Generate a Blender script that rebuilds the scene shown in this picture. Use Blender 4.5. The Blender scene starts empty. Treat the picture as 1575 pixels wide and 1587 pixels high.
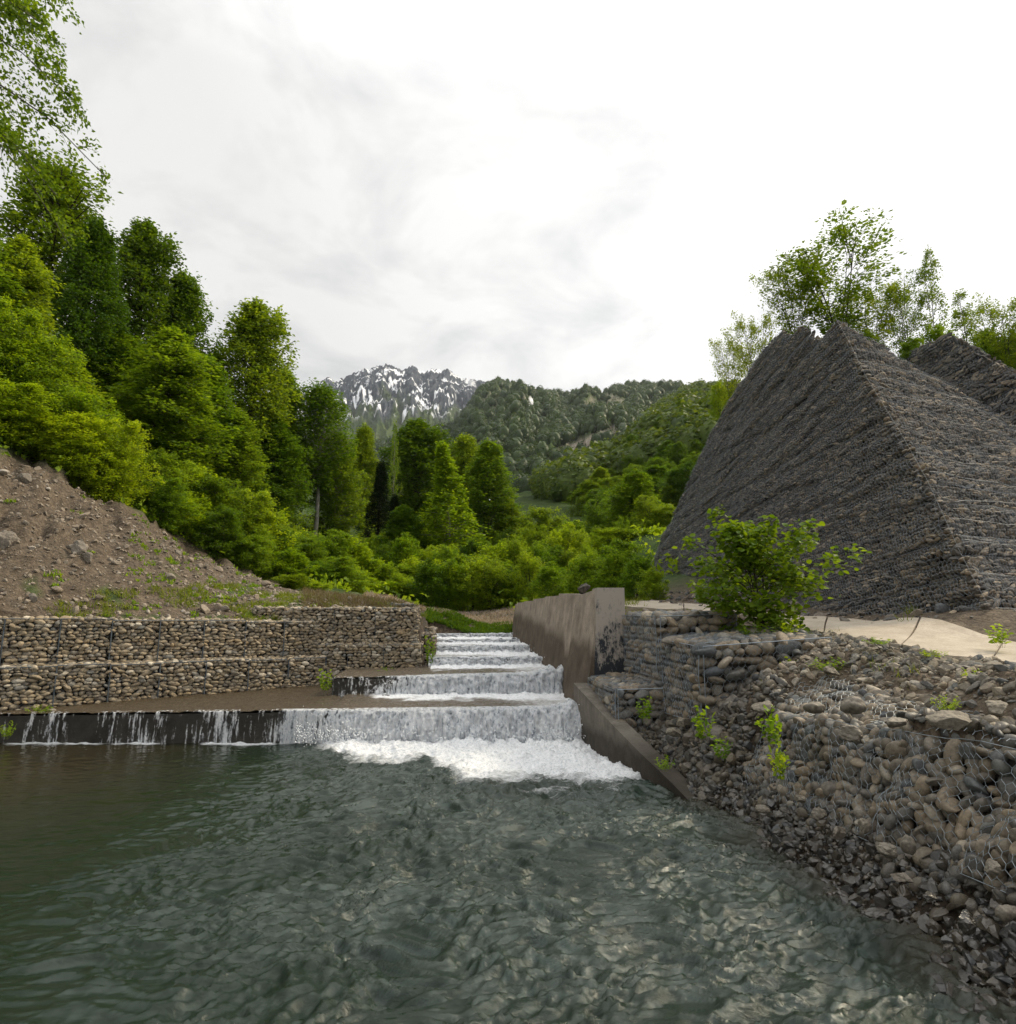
import bpy, math, numpy as np
from mathutils import Vector
# ============================================================ camera, world, sun, exposure
S = bpy.context.scene
COL = S.collection
F = 1000.0                                   # focal length in photo pixels (photo 1575 wide)
TH = math.atan(171.5/1000)                   # pitch up
PSI = math.atan(.0905/(math.cos(TH)+.1715*math.sin(TH)))   # yaw to the right of the channel axis (+Y)
EYE = 2.5
cd = bpy.data.cameras.new('camera'); cam = bpy.data.objects.new('camera', cd); COL.objects.link(cam)
cam.location = (0, 0, EYE); cam.rotation_euler = (math.pi/2+TH, 0, -PSI)
cd.sensor_fit = 'HORIZONTAL'; cd.sensor_width = 36; cd.lens = 36*F/1575
cd.clip_start = .05; cd.clip_end = 9000
S.camera = cam
SUN_AZ, SUN_EL = math.radians(72), math.radians(40)     # azimuth clockwise from +Y
sd = Vector((math.sin(SUN_AZ)*math.cos(SUN_EL), math.cos(SUN_AZ)*math.cos(SUN_EL), math.sin(SUN_EL)))
w = bpy.data.worlds.new('World'); S.world = w; w.use_nodes = True
nt = w.node_tree; N = nt.nodes; N.clear()
def nd(t, nodes, **k):
    n = nodes.new(t)
    for a, b in k.items(): setattr(n, a, b)
    return n
out = nd('ShaderNodeOutputWorld', N); bg = nd('ShaderNodeBackground', N); bg.inputs[1].default_value = .1
sky = nd('ShaderNodeTexSky', N, sky_type='NISHITA', sun_disc=False, sun_elevation=SUN_EL, sun_rotation=SUN_AZ)
tc = nd('ShaderNodeTexCoord', N); sep = nd('ShaderNodeSeparateXYZ', N); nt.links.new(tc.outputs['Generated'], sep.inputs[0])
zz = nd('ShaderNodeMath', N, operation='ADD'); zz.inputs[1].default_value = .22; nt.links.new(sep.outputs[2], zz.inputs[0])
zm = nd('ShaderNodeMath', N, operation='MAXIMUM'); zm.inputs[1].default_value = .12; nt.links.new(zz.outputs[0], zm.inputs[0])
dv = [nd('ShaderNodeMath', N, operation='DIVIDE') for _ in range(2)]
cmb = nd('ShaderNodeCombineXYZ', N)
for i in range(2):
    nt.links.new(sep.outputs[i], dv[i].inputs[0]); nt.links.new(zm.outputs[0], dv[i].inputs[1]); nt.links.new(dv[i].outputs[0], cmb.inputs[i])
n1 = nd('ShaderNodeTexNoise', N); n1.inputs['Scale'].default_value = 2.9; n1.inputs['Detail'].default_value = 7
n1.inputs['Roughness'].default_value = .56; n1.inputs['Distortion'].default_value = .35
nt.links.new(cmb.outputs[0], n1.inputs['Vector'])
cr = nd('ShaderNodeValToRGB', N); nt.links.new(n1.outputs['Fac'], cr.inputs[0])
cr.color_ramp.elements[0].position = .36; cr.color_ramp.elements[0].color = (7.1, 7.1, 7.05, 1)
cr.color_ramp.elements[1].position = .55; cr.color_ramp.elements[1].color = (9.3, 9.2, 8.95, 1)
# thin cloud glows around the hidden sun
dot = nd('ShaderNodeVectorMath', N, operation='DOT_PRODUCT'); dot.inputs[1].default_value = sd
nt.links.new(tc.outputs['Generated'], dot.inputs[0])
gm = nd('ShaderNodeMapRange', N); gm.inputs['From Min'].default_value = .35; gm.inputs['From Max'].default_value = 1
gm.inputs['To Min'].default_value = 1; gm.inputs['To Max'].default_value = 1.5; nt.links.new(dot.outputs['Value'], gm.inputs['Value'])
sc = nd('ShaderNodeVectorMath', N, operation='SCALE'); nt.links.new(cr.outputs[0], sc.inputs[0]); nt.links.new(gm.outputs[0], sc.inputs['Scale'])
zb = nd('ShaderNodeMapRange', N); zb.inputs['From Min'].default_value = .66; zb.inputs['From Max'].default_value = 1; zb.inputs['To Min'].default_value = 1; zb.inputs['To Max'].default_value = 2.3
nt.links.new(sep.outputs[2], zb.inputs['Value']); s2_ = nd('ShaderNodeVectorMath', N, operation='SCALE'); nt.links.new(sc.outputs[0], s2_.inputs[0]); nt.links.new(zb.outputs[0], s2_.inputs['Scale'])
mx = nd('ShaderNodeMixRGB', N); mx.inputs[0].default_value = .93
nt.links.new(sky.outputs[0], mx.inputs[1]); nt.links.new(s2_.outputs[0], mx.inputs[2])
nt.links.new(mx.outputs[0], bg.inputs[0]); nt.links.new(bg.outputs[0], out.inputs[0])
ld = bpy.data.lights.new('sun', 'SUN'); ld.energy = 3.6; ld.angle = math.radians(9); ld.color = (1, .86, .63)
sun = bpy.data.objects.new('sun', ld); COL.objects.link(sun); sun.rotation_euler = sd.to_track_quat('Z', 'Y').to_euler()
S.view_settings.view_transform = 'Standard'; S.view_settings.look = 'None'; S.view_settings.exposure = 0; S.view_settings.gamma = 1

# ============================================================ pixel helpers
def ray(px, py):
    xc = (px-787.5)/F; yc = (793.5-py)/F
    up = yc*math.cos(TH)+math.sin(TH); fw = math.cos(TH)-yc*math.sin(TH)
    return xc*math.cos(PSI)+fw*math.sin(PSI), -xc*math.sin(PSI)+fw*math.cos(PSI), up
def atY(px, py, D):
    X, Y, u = ray(px, py); k = D/Y; return np.array((X*k, D, EYE+u*k))
def atZ(px, py, z):
    X, Y, u = ray(px, py); k = (z-EYE)/u; return np.array((X*k, Y*k, z))
def atPlane(px, py, p0, n):
    d = np.array(ray(px, py)); o = np.array((0, 0, EYE)); k = np.dot(p0-o, n)/np.dot(d, n); return o+d*k
def to_px(P):
    P = np.atleast_2d(P); x, y, z = P[:, 0], P[:, 1], P[:, 2]-EYE
    xc = x*math.cos(PSI)-y*math.sin(PSI); fw = x*math.sin(PSI)+y*math.cos(PSI)
    yc = z*math.cos(TH)-fw*math.sin(TH); dp = fw*math.cos(TH)+z*math.sin(TH)
    return 787.5+F*xc/dp, 793.5-F*yc/dp, dp

# ============================================================ numpy noise
rng = np.random.default_rng(7)
def perlin(x, y, seed=0):
    x = np.asarray(x, float); y = np.asarray(y, float)
    xi = np.floor(x).astype(np.int64); yi = np.floor(y).astype(np.int64); xf = x-xi; yf = y-yi
    def g(ix, iy, fx, fy):
        h = (ix*374761393+iy*668265263+seed*974634777) & 0xffffffff
        h = ((h ^ (h >> 13))*1274126177) & 0xffffffff; h ^= (h >> 16)
        a = (h & 1023)/1023*2*math.pi
        return np.cos(a)*fx+np.sin(a)*fy
    u = xf*xf*xf*(xf*(xf*6-15)+10); v = yf*yf*yf*(yf*(yf*6-15)+10)
    a = g(xi, yi, xf, yf); b = g(xi+1, yi, xf-1, yf); c = g(xi, yi+1, xf, yf-1); d = g(xi+1, yi+1, xf-1, yf-1)
    return 1.4*((a*(1-u)+b*u)*(1-v)+(c*(1-u)+d*u)*v)
def fbm(x, y, o=4, seed=0, g=.5):
    r = 0; a = 1; f = 1
    for i in range(o): r = r+a*perlin(x*f, y*f, seed+i*17); a *= g; f *= 2.03
    return r
def ss(a, b, x):
    t = np.clip((np.asarray(x, float)-a)/(b-a), 0, 1); return t*t*(3-2*t)

# ============================================================ mesh helpers
def mesh(name, V, Fs, mats, smooth=True, parent=None, attrs=None, mi=None):
    """V (n,3); Fs array (m,k) or list of such arrays."""
    if isinstance(Fs, np.ndarray): Fs = [Fs]
    Fs = [f for f in Fs if len(f)]
    me = bpy.data.meshes.new(name); V = np.asarray(V, np.float32)
    me.vertices.add(len(V)); me.vertices.foreach_set('co', V.ravel())
    loops = np.concatenate([f.ravel() for f in Fs]).astype(np.int32)
    tot = np.concatenate([np.full(len(f), f.shape[1]) for f in Fs]).astype(np.int32)
    st = np.concatenate([[0], np.cumsum(tot)[:-1]]).astype(np.int32)
    me.loops.add(len(loops)); me.loops.foreach_set('vertex_index', loops)
    me.polygons.add(len(tot)); me.polygons.foreach_set('loop_start', st); me.polygons.foreach_set('loop_total', tot)
    me.polygons.foreach_set('use_smooth', np.full(len(tot), bool(smooth)))
    for m in (mats if isinstance(mats, (list, tuple)) else [mats]): me.materials.append(m)
    if mi is not None: me.polygons.foreach_set('material_index', np.asarray(mi, np.int32))
    for k, a in (attrs or {}).items():
        at = me.attributes.new(k, 'FLOAT', 'POINT'); at.data.foreach_set('value', np.asarray(a, np.float32))
    me.update(calc_edges=True)
    o = bpy.data.objects.new(name, me); COL.objects.link(o)
    if parent is not None: o.parent = parent
    return o
def tag(o, label=None, cat=None, group=None, kind=None):
    for k, v in (('label', label), ('category', cat), ('group', group), ('kind', kind)):
        if v: o[k] = v
    return o
def empty(name, loc, label, cat, group=None):
    o = bpy.data.objects.new(name, None); COL.objects.link(o); o.location = [float(c) for c in loc]; o.empty_display_size = .2
    return tag(o, label, cat, group)
class MB:
    def __init__(s): s.v = []; s.f = {}; s.n = 0
    def add(s, V, Fc):
        V = np.asarray(V, float); Fc = np.asarray(Fc); s.v.append(V); s.f.setdefault(Fc.shape[1], []).append(Fc+s.n); s.n += len(V)
    def out(s): return np.concatenate(s.v), [np.concatenate(f) for f in s.f.values()]
    def build(s, name, mats, parent=None, smooth=True, off=(0, 0, 0)):
        V, Fc = s.out(); return mesh(name, V-np.asarray(off), Fc, mats, smooth, parent)
def grid_faces(nu, nv):
    i = np.arange((nu-1)*(nv-1)); a = (i//(nv-1))*nv+i % (nv-1)
    return np.stack([a, a+nv, a+nv+1, a+1], 1)
def ico(sub):
    t = (1+5**.5)/2
    V = [(-1, t, 0), (1, t, 0), (-1, -t, 0), (1, -t, 0), (0, -1, t), (0, 1, t), (0, -1, -t), (0, 1, -t), (t, 0, -1), (t, 0, 1), (-t, 0, -1), (-t, 0, 1)]
    Fc = [(0, 11, 5), (0, 5, 1), (0, 1, 7), (0, 7, 10), (0, 10, 11), (1, 5, 9), (5, 11, 4), (11, 10, 2), (10, 7, 6), (7, 1, 8), (3, 9, 4), (3, 4, 2), (3, 2, 6), (3, 6, 8), (3, 8, 9), (4, 9, 5), (2, 4, 11), (6, 2, 10), (8, 6, 7), (9, 8, 1)]
    V = [np.array(v)/np.linalg.norm(v) for v in V]
    for _ in range(sub):
        c = {}; G = []
        def m(a, b):
            k = (min(a, b), max(a, b))
            if k not in c: q = V[a]+V[b]; V.append(q/np.linalg.norm(q)); c[k] = len(V)-1
            return c[k]
        for a, b, d in Fc:
            x, y, z = m(a, b), m(b, d), m(d, a); G += [(a, x, z), (b, y, x), (d, z, y), (x, y, z)]
        Fc = G
    return np.array(V), np.array(Fc)
ICO = {k: ico(k) for k in (0, 1, 2, 3)}
def stone_variants(sub, n, angular, r):
    V, Fc = ICO[sub]; L = []
    for i in range(n):
        P = V.copy()
        if angular:                       # cut by random planes: broken quarry stone
            for k in range(9):
                d = r.normal(size=3); d /= np.linalg.norm(d); h = r.uniform(.5, .8); q = P@d
                P = P-np.outer(np.maximum(q-h, 0), d)
            P *= 1.25
        else:
            for k in range(4):
                d = r.normal(size=3); d /= np.linalg.norm(d); P *= (1+.1*np.sin(2.2*(V@d)+r.uniform(0, 6)))[:, None]
            d = r.normal(size=3); d /= np.linalg.norm(d); q = P@d; P -= np.outer(np.maximum(q-.72, 0)*.8, d)
        L.append(P)
    return L, Fc
def basis(n):
    """frames (m,3,3) rows x,y,z with z = n"""
    n = n/np.linalg.norm(n, axis=1, keepdims=True)
    a = np.where(np.abs(n[:, 2:3]) < .9, np.array([[0, 0, 1.]]), np.array([[1., 0, 0]]))
    x = np.cross(a, n); x /= np.linalg.norm(x, axis=1, keepdims=True)
    return np.stack([x, np.cross(n, x), n], 1)
def rnd_rot(m, r, amt=1.0):
    q = r.normal(size=(m, 4))
    if amt < 1: q[:, 0] = 1.4/amt
    q /= np.linalg.norm(q, axis=1, keepdims=True); w_, x, y, z = q.T
    return np.stack([np.stack([1-2*(y*y+z*z), 2*(x*y-z*w_), 2*(x*z+y*w_)], 1), np.stack([2*(x*y+z*w_), 1-2*(x*x+z*z), 2*(y*z-x*w_)], 1), np.stack([2*(x*z-y*w_), 2*(y*z+x*w_), 1-2*(x*x+y*y)], 1)], 1)
def stones(P, Sz, B, var, r, jit=.25):
    """P (m,3) positions, Sz (m,3) radii along frame rows B (m,3,3). -> V, F"""
    L, Fc = var; m = len(P); k = len(L[0]); T = np.stack(L)[r.integers(0, len(L), m)]
    R = rnd_rot(m, r, 9); T = np.einsum('mki,mij->mkj', T, R)      # random spin, then flattened
    T = T*Sz[:, None, :]
    J = rnd_rot(m, r, jit); T = np.einsum('mki,mij->mkj', T, J)
    T = np.einsum('mki,mij->mkj', T, B)+P[:, None, :]
    Fa = (Fc[None]+(np.arange(m)*k)[:, None, None]).reshape(-1, 3)
    return T.reshape(-1, 3), Fa
R0 = np.random.default_rng(11)
COB = stone_variants(2, 10, False, R0); COB1 = stone_variants(1, 10, False, R0)
ANG = stone_variants(1, 14, True, R0); ANG2 = stone_variants(2, 12, True, R0); COB3 = stone_variants(3, 6, False, R0); ANG3 = stone_variants(3, 8, True, R0)
def prisms(A, Bp, rad, sides=3, taper=1.0):
    """thin tubes between A and B (m,3)"""
    d = Bp-A; L = np.linalg.norm(d, axis=1, keepdims=True); d = d/np.maximum(L, 1e-9); fr = basis(d); m = len(A)
    ang = np.arange(sides)*2*math.pi/sides
    ring = np.cos(ang)[None, :, None]*fr[:, None, 0]+np.sin(ang)[None, :, None]*fr[:, None, 1]
    rad = np.broadcast_to(np.asarray(rad, float), (m,))[:, None, None]
    V = np.concatenate([A[:, None]+ring*rad, Bp[:, None]+ring*rad*taper], 1).reshape(-1, 3)
    i = np.arange(sides); q = np.stack([i, (i+1) % sides, (i+1) % sides+sides, i+sides], 1)
    return V, (q[None]+(np.arange(m)*2*sides)[:, None, None]).reshape(-1, 4)
def tube(mb, pts, rads, sides=8):
    pts = np.asarray(pts, float); n = len(pts); d = np.gradient(pts, axis=0); fr = basis(d)
    x = fr[:, 0]; y = fr[:, 1]
    for i in range(1, n):                                          # keep frames aligned
        q = x[i-1]-d[i]*np.dot(x[i-1], d[i])/np.dot(d[i], d[i]); x[i] = q/np.linalg.norm(q); y[i] = np.cross(d[i], x[i]); y[i] /= np.linalg.norm(y[i])
    a = np.arange(sides)*2*math.pi/sides
    V = pts[:, None]+(np.cos(a)[None, :, None]*x[:, None]+np.sin(a)[None, :, None]*y[:, None])*np.asarray(rads)[:, None, None]
    i = np.arange((n-1)*sides); r_ = i//sides; c = i % sides
    mb.add(V.reshape(-1, 3), np.stack([r_*sides+c, r_*sides+(c+1) % sides, (r_+1)*sides+(c+1) % sides, (r_+1)*sides+c], 1))

# ============================================================ materials
def mat(name):
    m = bpy.data.materials.new(name); m.use_nodes = True; n = m.node_tree.nodes; n.clear()
    o = n.new('ShaderNodeOutputMaterial'); return m, m.node_tree, n, o
def ramp(t, fac, stops, interp='LINEAR'):
    c = t.nodes.new('ShaderNodeValToRGB'); e = c.color_ramp.elements; c.color_ramp.interpolation = interp
    while len(e) < len(stops): e.new(.5)
    for i, (p, col) in enumerate(stops): e[i].position = p; e[i].color = (*col, 1)
    t.links.new(fac, c.inputs[0]); return c.outputs[0]
def noise(t, vec, scale, detail=5, rough=.55, dist=0.):
    n = t.nodes.new('ShaderNodeTexNoise'); n.inputs['Scale'].default_value = scale; n.inputs['Detail'].default_value = detail
    n.inputs['Roughness'].default_value = rough; n.inputs['Distortion'].default_value = dist
    if vec is not None: t.links.new(vec, n.inputs['Vector'])
    return n.outputs['Fac']
def objco(t, scale=(1, 1, 1)):
    c = t.nodes.new('ShaderNodeTexCoord'); m = t.nodes.new('ShaderNodeMapping'); m.inputs['Scale'].default_value = scale
    t.links.new(c.outputs['Object'], m.inputs[0]); return m.outputs[0]
def mth(t, op, a, b=None, clamp=False):
    m = t.nodes.new('ShaderNodeMath'); m.operation = op; m.use_clamp = clamp
    for i, x in enumerate((a, b)):
        if x is None: continue
        if isinstance(x, (int, float)): m.inputs[i].default_value = x
        else: t.links.new(x, m.inputs[i])
    return m.outputs[0]
def mixc(t, f, a, b, mode='MIX'):
    m = t.nodes.new('ShaderNodeMixRGB'); m.blend_type = mode
    for i, x in enumerate((f, a, b)):
        if isinstance(x, (int, float)): m.inputs[i].default_value = x
        elif isinstance(x, tuple): m.inputs[i].default_value = (*x, 1)
        else: t.links.new(x, m.inputs[i])
    return m.outputs[0]
def attr(t, name):
    a = t.nodes.new('ShaderNodeAttribute'); a.attribute_name = name; return a.outputs['Fac']
def island(t): return t.nodes.new('ShaderNodeNewGeometry').outputs['Random Per Island']
def bump(t, h, strength=.5, dist=.02):
    b = t.nodes.new('ShaderNodeBump'); b.inputs['Strength'].default_value = strength; b.inputs['Distance'].default_value = dist
    t.links.new(h, b.inputs['Height']); return b.outputs[0]
def pbsdf(t, col, rough=.8, spec=.3, nrm=None, **k):
    p = t.nodes.new('ShaderNodeBsdfPrincipled')
    if isinstance(col, tuple): p.inputs['Base Color'].default_value = (*col, 1)
    else: t.links.new(col, p.inputs['Base Color'])
    if isinstance(rough, (int, float)): p.inputs['Roughness'].default_value = rough
    else: t.links.new(rough, p.inputs['Roughness'])
    p.inputs['Specular IOR Level'].default_value = spec
    if nrm is not None: t.links.new(nrm, p.inputs['Normal'])
    for a, b in k.items(): p.inputs[a].default_value = b
    return p
def stone_mat(name, cols, rough=.8, ns=30, spec=.3, bstr=.6, bd=.01):
    m, t, n, o = mat(name); co = objco(t); r = island(t)
    base = ramp(t, r, cols); nz = noise(t, co, ns, 6, .65)
    sp = ramp(t, nz, [(.3, (.55, .55, .55)), (.7, (1.3, 1.3, 1.3))])
    c = mixc(t, 1., base, sp, 'MULTIPLY')
    p = pbsdf(t, c, rough, spec, bump(t, nz, bstr, bd)); t.links.new(p.outputs[0], o.inputs[0]); return m
M = {}
M['cobble'] = stone_mat('river_cobble', [(0, (.22, .175, .115)), (.2, (.35, .28, .185)), (.4, (.16, .14, .11)), (.55, (.42, .34, .23)), (.7, (.22, .20, .17)), (.85, (.32, .24, .14)), (.95, (.56, .50, .40)), (1, (.15, .15, .14))], ns=25)
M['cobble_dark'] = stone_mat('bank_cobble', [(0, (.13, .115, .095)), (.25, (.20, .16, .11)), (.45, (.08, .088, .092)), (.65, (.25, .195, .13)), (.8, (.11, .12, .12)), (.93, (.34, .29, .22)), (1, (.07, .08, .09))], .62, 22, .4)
M['flake'] = stone_mat('quarry_flake', [(0, (.10, .095, .09)), (.3, (.15, .14, .13)), (.5, (.23, .185, .135)), (.62, (.11, .115, .12)), (.8, (.19, .17, .145)), (.93, (.38, .31, .225)), (1, (.09, .10, .11))], .85, 16, .2)
M['debris'] = stone_mat('loose_rubble', [(0, (.16, .145, .12)), (.25, (.23, .19, .14)), (.45, (.11, .115, .115)), (.65, (.29, .24, .17)), (.8, (.15, .148, .138)), (.93, (.38, .33, .26)), (1, (.09, .095, .10))], .85, 26, .25)
M['wet'] = stone_mat('wet_stone', [(0, (.035, .032, .028)), (.3, (.055, .045, .032)), (.6, (.03, .033, .035)), (.85, (.075, .06, .042)), (1, (.045, .045, .043))], .28, 22, .6)
M['damp'] = stone_mat('damp_shaded_bank_stone', [(0, (.07, .064, .055)), (.3, (.11, .092, .068)), (.5, (.055, .058, .06)), (.7, (.14, .115, .08)), (.9, (.075, .075, .072)), (1, (.20, .175, .14))], .5, 22, .4)  # damp stones, tone also darkened to paint in the shade low on the bank
M['scree_stone'] = stone_mat('scree_stone', [(0, (.22, .18, .14)), (.4, (.29, .24, .185)), (.7, (.20, .175, .145)), (.92, (.36, .31, .25)), (1, (.42, .38, .33))], .9, 24, .2)
def simple(name, col, rough=.7, metal=0, spec=.3):
    m, t, n, o = mat(name); co = objco(t); nz = noise(t, co, 8, 4)
    c = mixc(t, 1., col, ramp(t, nz, [(.3, (.8, .8, .8)), (.7, (1.15, 1.15, 1.15))]), 'MULTIPLY')
    p = pbsdf(t, c, rough, spec, Metallic=metal); t.links.new(p.outputs[0], o.inputs[0]); return m
M['wire'] = simple('galvanised_wire', (.22, .25, .28), .45, .6, .5)
M['wire_dark'] = simple('coated_wire', (.07, .085, .10), .7, 0, .3)
M['wire_old'] = simple('old_wire', (.24, .27, .29), .5, .3, .4)
M['wire_net'] = simple('draped_netting', (.17, .195, .225), .6, .1, .4)
M['core'] = simple('gap_shade_core', (.035, .03, .025), .95)  # filler body behind the stones, coloured dark so the gaps look shaded
M['core2'] = simple('wall_gap_shade_core', (.045, .042, .04), .95)  # same dark filler for the netted walls, shade between stones put into its colour
M['bark'] = None
def bark(name, a, b):
    m, t, n, o = mat(name); co = objco(t, (6, 6, 1.2)); nz = noise(t, co, 1.5, 6, .6)
    c = ramp(t, nz, [(.35, a), (.65, b)]); p = pbsdf(t, c, .9, .2, bump(t, nz, .6, .03)); t.links.new(p.outputs[0], o.inputs[0]); return m
M['bark'] = bark('beech_bark', (.045, .038, .03), (.13, .12, .10))
M['bark_dark'] = bark('dark_bark', (.02, .017, .013), (.06, .05, .04))
M['bark_pale'] = bark('pale_bark', (.13, .12, .10), (.30, .28, .25))
def leaf(name, dark, light, trans=.45, tcol=None):
    m, t, n, o = mat(name); r = island(t)
    oi = t.nodes.new('ShaderNodeObjectInfo').outputs['Random']
    c = ramp(t, r, [(0, dark), (1, light)])
    hs = t.nodes.new('ShaderNodeHueSaturation'); t.links.new(c, hs.inputs['Color'])
    t.links.new(mth(t, 'ADD', mth(t, 'MULTIPLY', oi, .5), .75), hs.inputs['Value'])
    t.links.new(mth(t, 'ADD', mth(t, 'MULTIPLY', oi, -.03), .515), hs.inputs['Hue'])
    p = pbsdf(t, hs.outputs[0], .5, .2)
    tr = t.nodes.new('ShaderNodeBsdfTranslucent')
    t.links.new(mixc(t, 1., hs.outputs[0], (1.8, 1.55, .5), 'MULTIPLY'), tr.inputs[0])
    ms = t.nodes.new('ShaderNodeMixShader'); ms.inputs[0].default_value = trans
    t.links.new(p.outputs[0], ms.inputs[1]); t.links.new(tr.outputs[0], ms.inputs[2]); t.links.new(ms.outputs[0], o.inputs[0]); return m
M['leaf'] = leaf('beech_leaf', (.060, .125, .008), (.165, .26, .018), .5)
M['leaf_dark'] = leaf('dark_beech_leaf', (.045, .098, .007), (.115, .195, .012), .45)
M['leaf_bright'] = leaf('young_leaf', (.12, .215, .008), (.26, .37, .018), .5)
M['leaf_shrub'] = leaf('shrub_leaf', (.10, .19, .012), (.22, .33, .025), .5)
M['leaf_alder'] = leaf('alder_leaf', (.08, .145, .010), (.21, .30, .018), .45)
M['needle'] = leaf('spruce_needle', (.010, .022, .008), (.022, .042, .013), .15)
M['grass'] = leaf('grass_blade', (.09, .14, .015), (.20, .24, .04), .4)
M['dry'] = leaf('dry_stem', (.14, .11, .06), (.26, .20, .12), .2)
M['flower'] = leaf('pale_flower_head', (.22, .18, .15), (.42, .36, .32), .2)
# --- ground
def ground_mat():
    m, t, n, o = mat('earth_and_gravel'); co = objco(t)
    big = noise(t, co, .35, 5); mid = noise(t, co, 3, 6, .65); fine = noise(t, co, 28, 5, .7)
    soil = ramp(t, mid, [(.3, (.036, .026, .016)), (.5, (.078, .057, .036)), (.7, (.14, .107, .072))])
    vor = t.nodes.new('ShaderNodeTexVoronoi'); vor.inputs['Scale'].default_value = 16; t.links.new(co, vor.inputs['Vector'])
    grit = mixc(t, 1., soil, ramp(t, fine, [(.3, (.35, .35, .35)), (.7, (1.7, 1.62, 1.55))]), 'MULTIPLY')
    sv = t.nodes.new('ShaderNodeSeparateColor'); t.links.new(vor.outputs['Color'], sv.inputs[0])
    peb = mixc(t, .35, grit, ramp(t, sv.outputs[0], [(0, (.05, .045, .038)), (.6, (.12, .10, .078)), (1, (.24, .20, .155))]))
    green = ramp(t, mid, [(.3, (.022, .045, .008)), (.7, (.055, .09, .018))])
    c = mixc(t, attr(t, 'green'), peb, green)
    h = mth(t, 'ADD', mth(t, 'MULTIPLY', mid, 1.2), mth(t, 'ADD', mth(t, 'MULTIPLY', fine, .35), mth(t, 'MULTIPLY', vor.outputs['Distance'], -.4)))
    wetc = mixc(t, attr(t, 'wet'), c, mixc(t, 1., c, (.3, .27, .24), 'MULTIPLY'))
    p = pbsdf(t, wetc, .9, .25, bump(t, h, .8, .06)); t.links.new(p.outputs[0], o.inputs[0]); return m
M['ground'] = ground_mat()
def concrete(name, a, b, streak=True, wet=.9):
    m, t, n, o = mat(name); co = objco(t, (1, 1, 1)); cs = objco(t, (5, 5, .5))
    nz = noise(t, co, 2.2, 7, .65); fi = noise(t, co, 30, 5, .6); st = noise(t, cs, 1.2, 5, .6)
    c = ramp(t, nz, [(.3, a), (.7, b)])
    c = mixc(t, .75, c, mixc(t, 1., c, ramp(t, st, [(.35, (.68, .66, .62)), (.6, (1.1, 1.08, 1.05))]), 'MULTIPLY')) if streak else c
    c = mixc(t, 1., c, ramp(t, fi, [(.3, (.82, .82, .82)), (.7, (1.12, 1.12, 1.12))]), 'MULTIPLY')
    if streak:                                                    # damp, algae-dark foot of the wall
        wt = attr(t, 'damp'); k = mth(t, 'ADD', wt, mth(t, 'MULTIPLY', mth(t, 'SUBTRACT', mth(t, 'ADD', mth(t, 'MULTIPLY', st, .5), mth(t, 'MULTIPLY', nz, .5)), .5), .7))
        k = ramp(t, k, [(.42, (0, 0, 0)), (.58, (1, 1, 1))]); c = mixc(t, k, c, mixc(t, 1., c, (.34, .32, .30), 'MULTIPLY'))
    h = mth(t, 'ADD', nz, mth(t, 'MULTIPLY', fi, .4))
    p = pbsdf(t, c, .85, .3, bump(t, h, .5, .02)); t.links.new(p.outputs[0], o.inputs[0]); return m
M['concrete'] = concrete('weathered_concrete', (.21, .175, .14), (.40, .34, .28))
M['slab'] = concrete('concrete_slab', (.31, .26, .20), (.46, .40, .32), False)
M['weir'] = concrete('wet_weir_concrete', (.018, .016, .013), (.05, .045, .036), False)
M['parapet'] = concrete('low_parapet_concrete', (.10, .09, .075), (.20, .18, .155))
def stained():
    m, t, n, o = mat('tar_stained_concrete'); co = objco(t, (3, 3, 1.6)); nz = noise(t, co, 2.4, 8, .72)
    k = mth(t, 'ADD', nz, mth(t, 'MULTIPLY', mth(t, 'SUBTRACT', attr(t, 'damp'), .5), .35))
    c = ramp(t, k, [(.40, (.33, .29, .25)), (.49, (.20, .18, .16)), (.54, (.022, .026, .032)), (1, (.012, .015, .02))])
    p = pbsdf(t, c, .7, .3, bump(t, nz, .4, .02)); t.links.new(p.outputs[0], o.inputs[0]); return m
M['stained'] = stained()
# --- water
def water_mat(name, deep, brown, rough=.02, bs=.014, scale=(4, 9, 4)):
    m, t, n, o = mat(name); co = objco(t, scale); co2 = objco(t, (1, 1, 1))
    n1 = noise(t, co, 2.2, 7, .68, .6)
    bmp = bump(t, mth(t, 'MULTIPLY', n1, mth(t, 'ADD', attr(t, 'turb'), .12)), 1.0, bs)
    c = mixc(t, attr(t, 'shallow'), mixc(t, attr(t, 'sky_sheen'), deep, (.050, .068, .060)), brown)  # paler tone mixed into the water colour in place of reflected sky
    p = pbsdf(t, c, rough, .5, bmp, IOR=1.33)
    fo = attr(t, 'foam'); fn = noise(t, objco(t, (3.0, 10, 4)), 1.5, 10, .8, 1.2)
    k = mth(t, 'SUBTRACT', mth(t, 'ADD', fo, fn), 1.0)
    k = ramp(t, mth(t, 'MULTIPLY', mth(t, 'ADD', k, .06), 2.6), [(0, (0, 0, 0)), (1, (1, 1, 1))])
    fi = noise(t, objco(t, (12, 20, 12)), 2, 6, .7)
    white = ramp(t, fi, [(.32, (.50, .54, .57)), (.54, (.94, .95, .96))])
    q = pbsdf(t, white, .6, .3, bump(t, fi, .9, .05))
    ms = t.nodes.new('ShaderNodeMixShader'); t.links.new(k, ms.inputs[0])
    t.links.new(p.outputs[0], ms.inputs[1]); t.links.new(q.outputs[0], ms.inputs[2]); t.links.new(ms.outputs[0], o.inputs[0]); return m
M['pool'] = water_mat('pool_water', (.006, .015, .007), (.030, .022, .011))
M['tread'] = water_mat('shallow_running_water', (.13, .105, .075), (.075, .056, .034), .10, .04, (7, 9, 7))
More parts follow.
